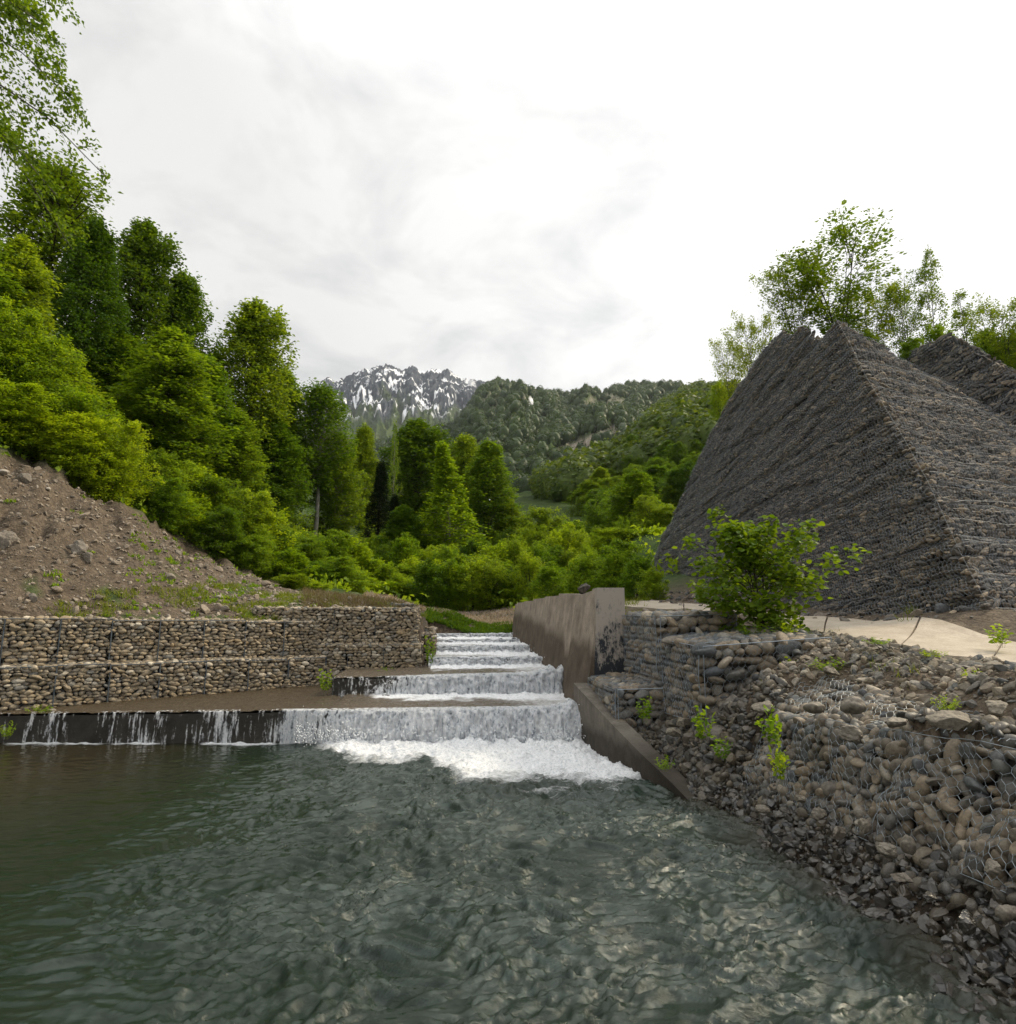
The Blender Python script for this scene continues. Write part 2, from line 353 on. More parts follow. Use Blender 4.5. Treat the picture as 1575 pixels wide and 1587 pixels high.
def fall_mat():
    m, t, n, o = mat('falling_water'); co = objco(t, (9, 9, .9)); co2 = objco(t, (14, 14, 7))
    a = noise(t, co, 1.4, 5, .6, .25); b = noise(t, co2, 1.7, 5, .7, .6)
    k = mth(t, 'ADD', mth(t, 'ADD', mth(t, 'MULTIPLY', a, .7), mth(t, 'MULTIPLY', b, .3)), mth(t, 'SUBTRACT', attr(t, 'dens'), .5))
    al = ramp(t, k, [(.5, (0, 0, 0)), (.62, (1, 1, 1))])
    wc = ramp(t, mth(t, 'ADD', mth(t, 'MULTIPLY', a, .5), mth(t, 'MULTIPLY', b, .5)), [(.38, (.22, .26, .31)), (.47, (.68, .71, .75)), (.58, (.93, .94, .95))])
    p = pbsdf(t, wc, .35, .4, bump(t, mth(t, 'ADD', a, b), .9, .05))
    tr = t.nodes.new('ShaderNodeBsdfTranslucent'); t.links.new(wc, tr.inputs[0])
    m1 = t.nodes.new('ShaderNodeMixShader'); m1.inputs[0].default_value = .3; t.links.new(p.outputs[0], m1.inputs[1]); t.links.new(tr.outputs[0], m1.inputs[2])
    tp = t.nodes.new('ShaderNodeBsdfTransparent')
    ms = t.nodes.new('ShaderNodeMixShader'); t.links.new(al, ms.inputs[0]); t.links.new(tp.outputs[0], ms.inputs[1]); t.links.new(m1.outputs[0], ms.inputs[2])
    t.links.new(ms.outputs[0], o.inputs[0]); return m
M['fall'] = fall_mat()
M['spray'] = simple('water_drop', (.85, .87, .88), .3)
def hill_mat(name, g1, g2, r1, r2, sc=.05):
    m, t, n, o = mat(name); co = objco(t); a = noise(t, co, sc, 7, .65); b = noise(t, co, sc*5, 6, .7)
    g = mixc(t, 1., ramp(t, a, [(.3, g1), (.7, g2)]), ramp(t, b, [(.3, (.6, .6, .6)), (.7, (1.3, 1.3, 1.3))]), 'MULTIPLY')
    rk = ramp(t, b, [(.3, r1), (.7, r2)])
    c = mixc(t, attr(t, 'rock'), g, rk); c = mixc(t, attr(t, 'snow'), c, (.82, .83, .85))
    p = pbsdf(t, c, .95, .1, bump(t, b, .9, 2.5)); t.links.new(p.outputs[0], o.inputs[0]); return m

# ============================================================ near terrain
CP = []
def cpx(px, py, D): CP.append(tuple(atY(px, py, D)))
def cz(x, y, z): CP.append((x, y, z))
for y in (-4, 0, 3, 5, 7, 9): cz(3.75, y, .02); cz(4.15, y, .32); cz(4.45, y, .48+.03*(9-y)/6); cz(5.3, y, 1.45); cz(2.8, y, -.7); cz(0, y, -1.6); cz(-6, y, -1.6); cz(-14, y, -1.6)
for y in (10, 11): cz(3.6, y, .1); cz(3.95, y, .75); cz(4.3, y, 1.15)
cz(3.5, 12, .35); cz(3.9, 12, .8); cz(3.5, 13.5, .5); cz(4.4, 13.5, 2.3); cz(3.0, 10, -.6); cz(5.0, 9.5, 1.75); cz(5.9, 9.5, 2.1)
for q in ((1575, 1060, 5.6), (1500, 1100, 5.6), (1575, 1120, 4.7), (1400, 1090, 6.6), (1300, 1095, 7.6), (1250, 1040, 9.0), (1350, 1025, 8.0), (1200, 1080, 9.2), (1480, 1050, 6.6)): cpx(*q)
SN = [(1700, 1050, 6.9), (1575, 1026, 7.8), (1470, 1016, 8.5), (1337, 989, 10.2), (1243, 975, 12.0), (1190, 962, 13.2), (1130, 950, 14.8), (1060, 943, 16.5), (1000, 941, 18.5), (965, 938, 21)]
SF = [(1700, 1014, 8.6), (1575, 995, 9.5), (1521, 983, 10.1), (1354, 962, 12.8), (1243, 955, 15.2), (1200, 950, 16.5), (1130, 941, 18.2), (1060, 935, 20), (1000, 930, 23), (970, 929, 27)]
for q in SN+SF: p = atY(*q); CP.append((p[0], p[1], p[2]-.05))
for q in ((1533, 944, 10.9), (1450, 947, 12.5), (1290, 940, 18), (1150, 918, 26), (1010, 890, 42), (1700, 955, 12.5), (1950, 960, 14)): cpx(*q)
for q in ((980, 925, 30), (900, 925, 34), (960, 910, 45)): cpx(*q)
cz(26, 25, 4); cz(30, 35, 11); cz(22, 38, 8.5); cz(45, 30, 16); cz(50, 60, 24); cz(24, 60, 9.5); cz(35, 90, 18); cz(15, 50, 9.5); cz(60, 10, 12); cz(30, 5, 3); cz(14, 2, 2.4); cz(9, 3, 2.2); cz(16, 30, 6)
# left bank
for q in ((-40, 950, 15.6), (0, 944, 16.4), (120, 947, 17.8), (300, 945, 19.8), (430, 936, 21.5), (560, 932, 23), (640, 940, 24.5), (600, 925, 32)): cpx(*q)
for q in ((-60, 690, 20), (0, 706, 21), (70, 722, 22), (150, 760, 23.2), (220, 796, 24.5), (300, 845, 26.5), (380, 880, 28), (440, 905, 29), (100, 860, 18.8), (250, 885, 21), (0, 830, 18.2), (360, 915, 23)): cpx(*q)
for q in ((-100, 560, 30), (0, 585, 34), (75, 600, 42), (200, 690, 45), (300, 740, 48), (370, 780, 54), (500, 820, 60), (-200, 450, 42), (0, 450, 70), (200, 560, 90), (400, 660, 100), (520, 740, 110)): cpx(*q)
cz(-60, 10, 30); cz(-30, 10, 14); cz(-18, 8, 5); cz(-16, 13, 2.6); cz(-60, 60, 50)
# valley
for q in ((700, 950, 30), (620, 880, 62), (700, 885, 60), (760, 880, 72), (850, 880, 70), (940, 880, 60), (640, 850, 95), (820, 850, 120), (870, 790, 220), (700, 800, 200), (1050, 800, 110), (600, 800, 160)): cpx(*q)
cz(1, 26, 1.5); cz(1, 29, 2.15); cz(1.2, 36, 2.85); cz(-1, 33, 2.6); cz(1, 31, 2.45); cz(-3, 40, 3.4); cz(3.5, 40, 3.4)
CP = np.array(CP)
_A = np.sqrt(((CP[:, None, :2]-CP[None, :, :2])**2).sum(-1)+.02)
_n = len(CP); _K = np.zeros((_n+3, _n+3)); _K[:_n, :_n] = _A-np.eye(_n)*.02; _K[:_n, _n] = 1; _K[_n, :_n] = 1; _K[:_n, _n+1:] = CP[:, :2]/50; _K[_n+1:, :_n] = CP[:, :2].T/50
_w = np.linalg.solve(_K, np.concatenate([CP[:, 2], [0, 0, 0]]))
def H0(x, y):
    x = np.asarray(x, float); y = np.asarray(y, float); sh = x.shape; x = x.ravel(); y = y.ravel(); r = np.empty(len(x))
    for i in range(0, len(x), 20000):
        a, b = x[i:i+20000], y[i:i+20000]
        d = np.sqrt((a[:, None]-CP[None, :, 0])**2+(b[:, None]-CP[None, :, 1])**2+.02)
        r[i:i+20000] = d@_w[:_n]+_w[_n]+a/50*_w[_n+1]+b/50*_w[_n+2]
    return r.reshape(sh)
def wl(x): return 14.42-.095*x                                  # line of the lowest weir
def wallA_y(x): return 15.78+(x+9.89)*.614
def H(x, y):
    x = np.asarray(x, float); y = np.asarray(y, float); h = H0(x, y)
    sc_ = ss(.5, 3, h-2.6)*(x < -3)                              # gullies in the scree
    g = -np.abs(fbm((x+.5*y)*.55, (y-.5*x)*.12, 3, 5))*.55-np.abs(fbm((x+.5*y)*1.6, (y-.5*x)*.3, 3, 6))*.40+fbm(x*1.7, y*1.7, 3, 9)*.14
    h = h+sc_*g*ss(60, 30, y)+fbm(x*2.5, y*2.5, 3, 31)*.035*ss(1.5, 3., np.abs(x))+fbm(x*.08, y*.08, 3, 2)*1.2*ss(30, 70, y)
    pool = (x < 3.3) & (y < wl(x)+.2); h = np.where(pool, np.minimum(h, -.8), h)
    ch = (x > -.75) & (x < 2.95) & (y >= wl(x)-.3) & (y < 28.2); h = np.where(ch, np.minimum(h, -.3+(y-14)*.095), h)
    xf = np.interp(y, [3.0, 6.4, 9.75], [4.84, 4.62, 4.52]); tp = np.interp(y, [3.3, 6.4, 9.7], [1.62, 1.52, 1.0])
    g3 = (y > 2.5) & (y < 9.85); h = np.where(g3 & (x > xf+.05), np.minimum(h, tp+.02+np.maximum(x-xf-.45, 0)*.85+np.maximum(y-8.9, 0)*1.1), h); h = np.where(g3 & (x <= xf+.05) & (x > 3), np.minimum(h, np.interp(x, [3.7, 3.95, 4.15, 4.55], [-.02, .18, .38, .75])+np.maximum(y-8.8, 0)*.9), h)
    h = np.where((x > 4.05) & (x < 5.95) & (y > 10.1) & (y < 12), np.minimum(h, 1.95), h); h = np.where((x > 3.9) & (x < 5.25) & (y >= 12) & (y < 14.5), np.minimum(h, 2.35), h); h = np.where((x > 3.15) & (x < 3.9) & (y > 12.1) & (y < 14.2), np.minimum(h, 1.0), h)
    ap = (y >= wl(x)-.3) & (x < -.7) & (y < wallA_y(x)+.9) & (y < 20.5); h = np.where(ap, np.minimum(h, .2), h)
    return h
def axis(a, b, segs):
    L = [a]
    for e, d in segs:
        n_ = max(1, int(round((e-L[-1])/d))); L += list(np.linspace(L[-1], e, n_+1)[1:])
    return np.array(L)
gx = axis(-75, 75, [(-30, 1.5), (-16, .3), (-3, .12), (3.2, .3), (8, .055), (14, .15), (30, .8), (75, 2)])
gy = axis(-6, 260, [(2.5, .5), (13, .06), (24, .13), (34, .3), (70, 1.0), (260, 5)])
GX, GY = np.meshgrid(gx, gy, indexing='ij'); GZ = H(GX, GY)
px_, py_, dp_ = to_px(np.stack([GX.ravel(), GY.ravel(), GZ.ravel()], 1))
green = ss(28, 36, GY)*1.0
screemask = (GX < -3) & (GY > 15)
topline = np.interp(px_, [-60, 0, 70, 150, 220, 300, 380, 440, 470], [690, 706, 722, 760, 796, 845, 880, 905, 930]).reshape(GX.shape)
green = np.where(screemask, ss(-6, 18, topline-py_.reshape(GX.shape)-6*perlin(GX*1.5, GY*1.5, 3)), green)
green = np.where((px_.reshape(GX.shape) > 1000) & (GY > 10), ss(26, 34, GY), green)
meadow = 0
green = np.clip(green+.9*ss(.25, .6, fbm(GX*.9, GY*.9, 3, 77))*ss(14, 18, GY)*(GX < -3)*ss(2.2, .4, GZ-2.7), 0, 1)
wet = np.maximum(ss(1.0, .3, GZ), .8*(GX < 4.5)*(GX > 3))*(GY < 13.5)
mesh('ground', np.stack([GX, GY, GZ], -1).reshape(-1, 3), grid_faces(len(gx), len(gy)), M['ground'], True, attrs={'green': green.ravel(), 'wet': wet.ravel()})['kind'] = 'structure'
# far base sheet
V = np.array([(-4000, -300, -14), (4000, -300, -14), (4000, 5000, -14), (-4000, 5000, -14)], float)
far = mesh('terrain', V, np.array([[0, 1, 2, 3]]), simple('far_meadow', (.05, .08, .02))); far['kind'] = 'structure'

# ============================================================ hills
def polar(name, pr, r0, r1, crest, basey, ncol, nrow, m, nzf, maskf, px0, px1, pw=1.0):
    pxs = np.linspace(px0, px1, ncol); cy = np.interp(pxs, [c[0] for c in crest], [c[1] for c in crest])
    by = np.interp(pxs, [c[0] for c in basey], [c[1] for c in basey])
    dirs = np.array([ray(a, b) for a, b in zip(pxs, cy)]); hl = np.hypot(dirs[:, 0], dirs[:, 1]); az = dirs[:, :2]/hl[:, None]; sl = dirs[:, 2]/hl
    b = np.array([ray(a, q) for a, q in zip(pxs, by)]); bs = b[:, 2]/np.hypot(b[:, 0], b[:, 1])
    t = np.linspace(0, 1.25, nrow); T, Sx = np.meshgrid(t, np.arange(ncol), indexing='ij'); r = r0+(r1-r0)*T
    X = az[Sx, 0]*r; Y = az[Sx, 1]*r
    z0 = EYE+bs[Sx]*r0; z1 = EYE+sl[Sx]*r1; Z = z0+(z1-z0)*np.where(T <= 1, np.clip(T, 0, 1)**pw, 1-(T-1)*1.2)
    Z = Z+nzf(X, Y, T, pxs[Sx])
    return X, Y, Z, T, pxs[Sx]
def hill_obj(name, X, Y, Z, m, attrs):
    nr, nc = X.shape
    o = mesh(name, np.stack([X, Y, Z], -1).reshape(-1, 3), grid_faces(nr, nc)[:, ::-1], m, True, attrs=attrs); o['kind'] = 'structure'; return o
HM1 = hill_mat('forested_hillside', (.030, .055, .012), (.07, .10, .028), (.20, .17, .13), (.50, .44, .36))
HM2 = hill_mat('mountain_side', (.035, .06, .022), (.09, .115, .045), (.026, .033, .046), (.075, .085, .10), .012)
# far snowy massif
crF = [(350, 640), (440, 606), (495, 592), (508, 583), (522, 588), (545, 578), (560, 570), (580, 566), (598, 562), (612, 567), (625, 571), (638, 565), (655, 573), (668, 570), (680, 572), (695, 571), (712, 582), (728, 586), (760, 590), (800, 600), (900, 640)]
def nF(X, Y, T, P):
    a = 1-np.abs(fbm(P*.028, T*2.2, 5, 3))*1.0
    return (a-.7)*52*np.sin(np.clip(T, 0, 1)*math.pi)**.6-np.abs(fbm(P*.05+T*3, T*9-P*.02, 5, 8))*38*np.sin(np.clip(T, 0, 1.)*math.pi*.93)+fbm(P*.2, T*16, 3, 4)*2.5-np.abs(fbm(P*.09, T*0+4, 3, 18))*26*ss(.8, 1, T)
X, Y, Z, T, P = polar('m', 0, 1700, 3000, crF, [(350, 720), (900, 740)], 620, 260, None, nF, None, 350, 900, .95)
gZ = np.gradient(Z, axis=1)
cl = fbm(P*.05+T*2.0, T*4.2-P*.02, 5, 21); cl2 = np.abs(fbm(P*.045+T*2.1, T*3.6-P*.02, 4, 42))
wP = P+14*fbm(P*.03, T*4, 3, 61); wT = T+.10*fbm(P*.04, T*5, 3, 62)
cl = fbm(wP*.042+wT*4, wT*11-wP*.012, 5, 21, .55); cl2 = np.abs(fbm(wP*.045+wT*5, wT*10-wP*.03, 4, 42))
snow = ss(.33, .40, T)*np.maximum(ss(.07, .035, cl2-.03*ss(.6, 1, T))*ss(-.05, .2, cl), ss(.38, .42, cl+.10*ss(.55, .95, T)))
snow = np.clip(snow*ss(770, 700, P), 0, 1)
hill_obj('hills', X, Y, Z, HM2, {'rock': np.clip(ss(.30, .60, T+.25*fbm(P*.03, T*4, 4, 5)), 0, 1).ravel(), 'snow': snow.ravel()})
# middle ridge with crag and landslip
crG = [(380, 780), (480, 742), (545, 705), (600, 690), (650, 668), (700, 664), (728, 632), (745, 606), (772, 592), (795, 594), (815, 604), (850, 608), (880, 612), (905, 608), (925, 612), (960, 600), (1000, 597), (1040, 600), (1080, 602), (1110, 600), (1300, 610)]
bG = [(380, 820), (700, 770), (870, 770), (1300, 760)]
def nG(X, Y, T, P): return (fbm(P*.018, T*2.5, 4, 13)*32-np.abs(fbm(P*.05, T*2+P*.01, 4, 15))*26)*np.sin(np.clip(T, 0, 1)*math.pi)**.7+fbm(P*.2, T*12, 3, 14)*4
X, Y, Z, T, P = polar('m', 0, 520, 1500, crG, bG, 420, 240, None, nG, None, 380, 1300, .9)
qx, qy, _ = to_px(np.stack([X.ravel(), Y.ravel(), Z.ravel()], 1)); qx = qx.reshape(X.shape); qy = qy.reshape(X.shape)
wob = fbm(P*.05, T*9, 4, 55)
crag = ss(.05, .35, 1-((qx-785)/48)**2-((qy-628)/26)**2+wob*.7)*ss(-.3, .2, fbm(P*.22, T*3, 3, 90)+.15)
crag = np.maximum(crag, ss(.2, .5, 1-((qx-690)/42)**2-((qy-640)/22)**2+wob)*.7)
slip = ss(13+wob*6, 3, np.abs(qy-(702-(qx-868)*.40)))*ss(858, 872, qx)*ss(962, 950, qx)
slip = np.maximum(slip, ss(.3, .6, 1-((qx-945)/38)**2-((qy-622)/14)**2+wob)*.45)
sn2 = ss(6, 2, np.abs(qx-(822-(qy-630)*.12)))*ss(612, 620, qy)*ss(642, 634, qy)
sn2 = np.maximum(sn2, ss(.1, .5, 1-((qx-660)/60)**2-((qy-655)/14)**2-np.abs(wob)*2.6))
rockG = np.clip(np.maximum(crag*.35, slip), 0, 1)
GH = (X, Y, Z, T, P, qx, qy, rockG, sn2)
hill_obj('hills', X, Y, Z, HM1, {'rock': rockG.ravel(), 'snow': sn2.ravel()})
# right-hand hillside
crR = [(760, 800), (825, 792), (860, 775), (900, 756), (945, 730), (975, 698), (1010, 660), (1050, 636), (1085, 622), (1110, 616), (1180, 615), (1260, 600), (1340, 590), (1450, 575), (1575, 555), (1800, 530)]
bR = [(760, 830), (870, 815), (960, 830), (1100, 830), (1800, 780)]
def nR(X, Y, T, P): return (fbm(X*.008, Y*.008, 3, 23)*14-np.abs(fbm(X*.012+3, Y*.012, 3, 27))*10)*np.sin(np.clip(T, 0, 1)*math.pi)**.7
X, Y, Z, T, P = polar('m', 0, 95, 620, crR, bR, 260, 160, None, nR, None, 760, 1800, .95)
qx, qy, _ = to_px(np.stack([X.ravel(), Y.ravel(), Z.ravel()], 1)); qx = qx.reshape(X.shape); qy = qy.reshape(X.shape)
RH = (X, Y, Z, T, P, qx, qy)
zero = np.zeros(X.size)
hill_obj('hills', X, Y, Z, HM1, {'rock': zero, 'snow': zero})
# left slope far behind the beech wood
crL = [(-400, 300), (0, 470), (200, 600), (400, 690), (520, 735), (620, 780), (800, 830)]
def nL(X, Y, T, P): return fbm(X*.02, Y*.02, 3, 33)*4*T
X, Y, Z, T, P = polar('m', 0, 90, 330, crL, [(-400, 650), (200, 790), (800, 850)], 90, 60, None, nL, None, -400, 800)
LH = (X, Y, Z, T, P)
hill_obj('hills', X, Y, Z, HM1, {'rock': np.zeros(X.size), 'snow': np.zeros(X.size)})

# ---- far-off wood: rounded crowns merged into one mass per hillside
def forest(name, Pts, rad, label, mt, seed, leaves=150):
    r = np.random.default_rng(seed); m = len(Pts); V1, F1 = ICO[1]; MBf = MB()
    vs = []
    for i in range(8):
        s = V1.copy()
        for k in range(5):
            d = r.normal(size=3); d /= np.linalg.norm(d); s = s*(1+.14*np.sin(3*(V1@d)+r.uniform(0, 6)))[:, None]
        vs.append(s)
    vs = np.stack(vs)[r.integers(0, 8, m)]; hgt = rad*r.uniform(1.0, 1.7, m)
    sz = np.stack([rad, rad, hgt], 1); ctr = Pts+np.stack([0*rad, 0*rad, hgt*.4], 1)
    V = vs*sz[:, None]*.78+ctr[:, None]
    MBf.add(V.reshape(-1, 3), (F1[None]+(np.arange(m)*42)[:, None, None]).reshape(-1, 3))
    # leaf clumps on the crown
    d = r.normal(size=(m, leaves, 3)); d[..., 2] = np.abs(d[..., 2])*.9-.25; d /= np.linalg.norm(d, axis=2, keepdims=True)
    c = ctr[:, None]+d*sz[:, None]*r.uniform(.82, 1.08, (m, leaves, 1))
    nn = d+r.normal(size=d.shape)*.55; B = basis(nn.reshape(-1, 3)); s_ = (rad[:, None]*r.uniform(.10, .22, (m, leaves))).ravel()[:, None]
    c = c.reshape(-1, 3); a = B[:, 0]*s_; b_ = B[:, 1]*s_
    Q = np.stack([c-a-b_*.3, c+b_*.8, c+a-b_*.2], 1).reshape(-1, 3)
    MBf.add(Q, np.arange(len(Q)).reshape(-1, 3))
    o = MBf.build(name, mt); tag(o, label, 'forest', kind='stuff'); return o
def sample_hill(Hd, n, seed, cond):
    X, Y, Z = Hd[:3]; r = np.random.default_rng(seed); nr, nc = X.shape
    i = r.integers(0, nr-1, n); j = r.integers(0, nc-1, n); u = r.random(n); v = r.random(n)
    def L(A): return (A[i, j]*(1-u)*(1-v)+A[i+1, j]*u*(1-v)+A[i, j+1]*(1-u)*v+A[i+1, j+1]*u*v)
    ok = cond(L); return np.stack([L(X), L(Y), L(Z)], 1)[ok]
def thin(P, d):
    k = set(); keep = []
    for i, (x, y) in enumerate(P[:, :2]/d[:, None]):
        c = (int(x), int(y), int(math.log2(max(d[i], .1))*2))
        if c in k: continue
        k.add(c); keep.append(i)
    return np.array(keep)
M['far_leaf'] = leaf('far_beech_leaf', (.035, .072, .012), (.085, .135, .026), .35)
M['far_leaf2'] = leaf('distant_beech_leaf', (.030, .058, .014), (.075, .115, .030), .3)
P_ = sample_hill(RH, 30000, 1, lambda L: (L(RH[3]) < 1.02) & (L(RH[5]) > 840) & ~((L(RH[5]) < 925) & (L(RH[6]) > 775+(L(RH[5])-850)*.3)))
d_ = np.hypot(P_[:, 0], P_[:, 1]); rad = 2.4+np.random.default_rng(2).uniform(0, 2.2, len(P_))+d_*.0022
far_ok = d_ > 150; P_ = P_[far_ok]; d_ = d_[far_ok]; rad = rad[far_ok]
k = thin(P_, rad*1.25)[:4200]; forest('forest', P_[k], rad[k], 'beech wood covering the right hillside above the valley', M['far_leaf'], 5, 260)
P_ = sample_hill(GH, 40000, 3, lambda L: (L(GH[3]) < 1.01) & ((L(GH[7]) < .08) | (L(GH[5]) < 850) & (np.random.default_rng(6).random(len(L(GH[7]))) < .3)) & (L(GH[8]) < .2) & (L(GH[5]) > 520) & (L(GH[5]) < 1140) & ((L(GH[5]) > 700) | (fbm(L(GH[5])*.03, L(GH[6])*.05, 3, 71) > -.15)))
d_ = np.hypot(P_[:, 0], P_[:, 1]); rad = 3.6+5.5*np.random.default_rng(4).random(len(P_))**1.6
k = thin(P_, rad*1.35)[:6500]; forest('forest', P_[k], rad[k], 'distant wood on the middle ridge below the snowy summit', M['far_leaf2'], 6, 90)
P_ = sample_hill(LH, 3000, 8, lambda L: (L(LH[3]) < 1.02) & (L(LH[4]) < 640)); rad = np.random.default_rng(9).uniform(2.5, 4.5, len(P_))
k = thin(P_, rad*1.5)[:420]; forest('forest', P_[k], rad[k], 'wood on the left slope behind the tall beeches', M['far_leaf'], 7, 110)

# ============================================================ stone filled baskets
def hexnet(poly_map, w, h, cell, rad, inside=None, sides=3):
    """hexagonal netting over param rectangle w x h mapped by poly_map(u,v)->(n,3)"""
    dx = cell; dy = cell*.9
    nx = int(w/dx)+2; ny = int(h/dy)+2
    i, j = np.meshgrid(np.arange(nx), np.arange(ny), indexing='ij'); i = i.ravel(); j = j.ravel()
    ox = (j % 2)*.5*dx
    cx = i*dx+ox; cy = j*dy
    a = np.stack([cx-.5*dx, cy], 1); b = np.stack([cx-.5*dx, cy+.45*dy], 1)          # twisted vertical leg
    c = np.stack([cx, cy+.62*dy+.38*dy], 1)
    a = np.stack([cx, cy], 1); b = np.stack([cx, cy+.5*dy], 1)
    l = np.stack([cx-.5*dx, cy+dy], 1); r_ = np.stack([cx+.5*dx, cy+dy], 1)
    E0 = np.concatenate([a, b, b]); E1 = np.concatenate([b, l, r_])
    ok = (E0[:, 0] >= 0) & (E1[:, 0] >= 0) & (E0[:, 0] <= w) & (E1[:, 0] <= w) & (E1[:, 1] <= h)
    E0, E1 = E0[ok], E1[ok]
    A = poly_map(E0[:, 0], E0[:, 1]); B_ = poly_map(E1[:, 0], E1[:, 1])
    if inside is not None:
        k = inside(E0[:, 0], E0[:, 1]) & inside(E1[:, 0], E1[:, 1]); A, B_ = A[k], B_[k]
    return prisms(A, B_, rad, sides)
def patch_map(p00, p10, p11, p01):
    p00, p10, p11, p01 = [np.asarray(p, float) for p in (p00, p10, p11, p01)]
    w_ = (np.linalg.norm(p10-p00)+np.linalg.norm(p11-p01))/2; h_ = (np.linalg.norm(p01-p00)+np.linalg.norm(p11-p10))/2
    n_ = np.cross(p10-p00, p01-p00); n_ /= np.linalg.norm(n_)
    ex = (p10-p00)/np.linalg.norm(p10-p00)
    def f(u, v, off=0.):
        s = np.asarray(u)/w_; t = np.asarray(v)/h_; s = s[:, None]; t = t[:, None]
        P = p00*(1-s)*(1-t)+p10*s*(1-t)+p11*s*t+p01*(1-s)*t
        return P+n_*np.broadcast_to(np.asarray(off, float), (len(P),))[:, None]
    return f, w_, h_, n_, ex
def lay_stones(f, w_, h_, n_, ex, sw, sh, r, var, bulge=0., depth=.09, inside=None, jit=.2, seed=0, fill=1.0, off0=0.):
    """courses of stones of width ~sw and height ~sh on the patch"""
    us = []; vs = []; a_ = []; b_ = []
    v = sh*.45
    while v < h_-sh*.2:
        rh = sh*r.uniform(.8, 1.2); u = -sw*r.random()*.5
        while u < w_:
            ww = sw*r.choice([.55, .75, .9, 1, 1.2, 1.55], p=[.14, .22, .22, .2, .14, .08])
            uu = u+ww/2
            if 0 < uu < w_: us.append(uu); vs.append(v+r.normal()*sh*.12); a_.append(ww*.54); b_.append(rh*.58*min(1.35, (ww/sw)**.35)*r.uniform(.85, 1.15))
            u += ww*.97
        v += rh*.93
    us = np.array(us); vs = np.clip(np.array(vs), 0, h_); a_ = np.array(a_); b_ = np.array(b_)
    if inside is not None:
        k = inside(us, vs); us, vs, a_, b_ = us[k], vs[k], a_[k], b_[k]
    o = off0+bulge*(perlin(us*1.3+seed, vs*1.6, seed+3))+r.normal(size=len(us))*.012-.35*depth*np.ones(len(us))
    P = f(us, vs, o)
    up = np.cross(n_, ex); B = np.stack([np.tile(ex, (len(P), 1)), np.tile(up, (len(P), 1)), np.tile(n_, (len(P), 1))], 1)
    return stones(P, np.stack([a_, b_, np.full(len(a_), depth)*r.uniform(.8, 1.2, len(a_))], 1), B, var, r, jit)
def core_box(mb, poly, z0, z1, inset=.07):
    P = np.array(poly, float); c = P.mean(0); Q = c+(P-c)*(1-inset/np.maximum(np.linalg.norm(P-c, axis=1, keepdims=True), .1)*1.4)
    z0 = np.broadcast_to(z0, (4,)); z1 = np.broadcast_to(z1, (4,))
    V = np.concatenate([np.c_[Q, z0], np.c_[Q, np.array(z1)-inset*.9]])
    mb.add(V, np.array([[0, 1, 5, 4], [1, 2, 6, 5], [2, 3, 7, 6], [3, 0, 4, 7], [4, 5, 6, 7], [3, 2, 1, 0]]))
def gabion(label, poly, z0, z1, faces, sw, sh, stmat='cobble', group=None, wire='wire', wr=.0022, cell=.1, top=True, bulge=.03, var=COB, seed=1, dep=None, jit=.2, slack=.02, lean=0., selv=2.6):
    """poly: 4 plan points; front edge first (0->1 seen left to right); z0,z1 scalars or 4 values; faces: edges with stones"""
    r = np.random.default_rng(seed); z0 = np.broadcast_to(np.asarray(z0, float), (4,)); z1 = np.broadcast_to(np.asarray(z1, float), (4,))
    root = empty('gabion_basket', (poly[0][0], poly[0][1], z0[0]), label, 'gabion', group); base = np.array(root.location)
    mb = MB(); core_box(mb, poly, z0, z1); mb.build('core', M['core'], root, False, base)
    st = MB(); wi = MB(); dep = dep or sh*.75
    for e in faces:
        i, j = e, (e+1) % 4; L_ = np.array([lean, 0, 0])
        f, w_, h_, n_, ex = patch_map(np.array((*poly[i], z0[i]))-L_, np.array((*poly[j], z0[j]))-L_, (*poly[j], z1[j]), (*poly[i], z1[i]))
        st.add(*lay_stones(f, w_, h_, n_, ex, sw, sh, r, var, bulge, dep, seed=seed, jit=jit))
        g = lambda u, v, f=f, s=seed: f(u, v, dep*.62+bulge*perlin(u*1.3+s, v*1.6, s+3)+slack*perlin(u*4, v*4, s+9))
        wi.add(*hexnet(g, w_, h_, cell, wr))
        fr = [(0, 0), (w_, 0), (w_, h_), (0, h_), (0, 0)]
        for k in range(4):                                        # selvedge wire round the panel
            n_s = 14; t = np.linspace(0, 1, n_s); u = fr[k][0]+(fr[k+1][0]-fr[k][0])*t; v = fr[k][1]+(fr[k+1][1]-fr[k][1])*t
            tube(wi, g(u, v), np.full(n_s, wr*selv), 4)
    if top:
        f, w_, h_, n_, ex = patch_map((*poly[0], z1[0]), (*poly[1], z1[1]), (*poly[2], z1[2]), (*poly[3], z1[3]))
        st.add(*lay_stones(f, w_, h_, n_, ex, sw, sw*.8, r, var, bulge*.6, dep*.8, seed=seed+5, jit=.3))
        g = lambda u, v, f=f, s=seed: f(u, v, dep*.5+slack*1.3*perlin(u*3, v*3, s+19))
        wi.add(*hexnet(g, w_, h_, cell, wr))
    o = st.build('stone_fill', M[stmat], root, True, base); o['kind'] = 'stuff'
    wi.build('wire_mesh', M[wire], root, False, base)
    return root
ORD = ['first', 'second', 'third', 'fourth', 'fifth', 'sixth', 'seventh', 'eighth', 'ninth', 'tenth', 'eleventh', 'twelfth', 'thirteenth', 'fourteenth']
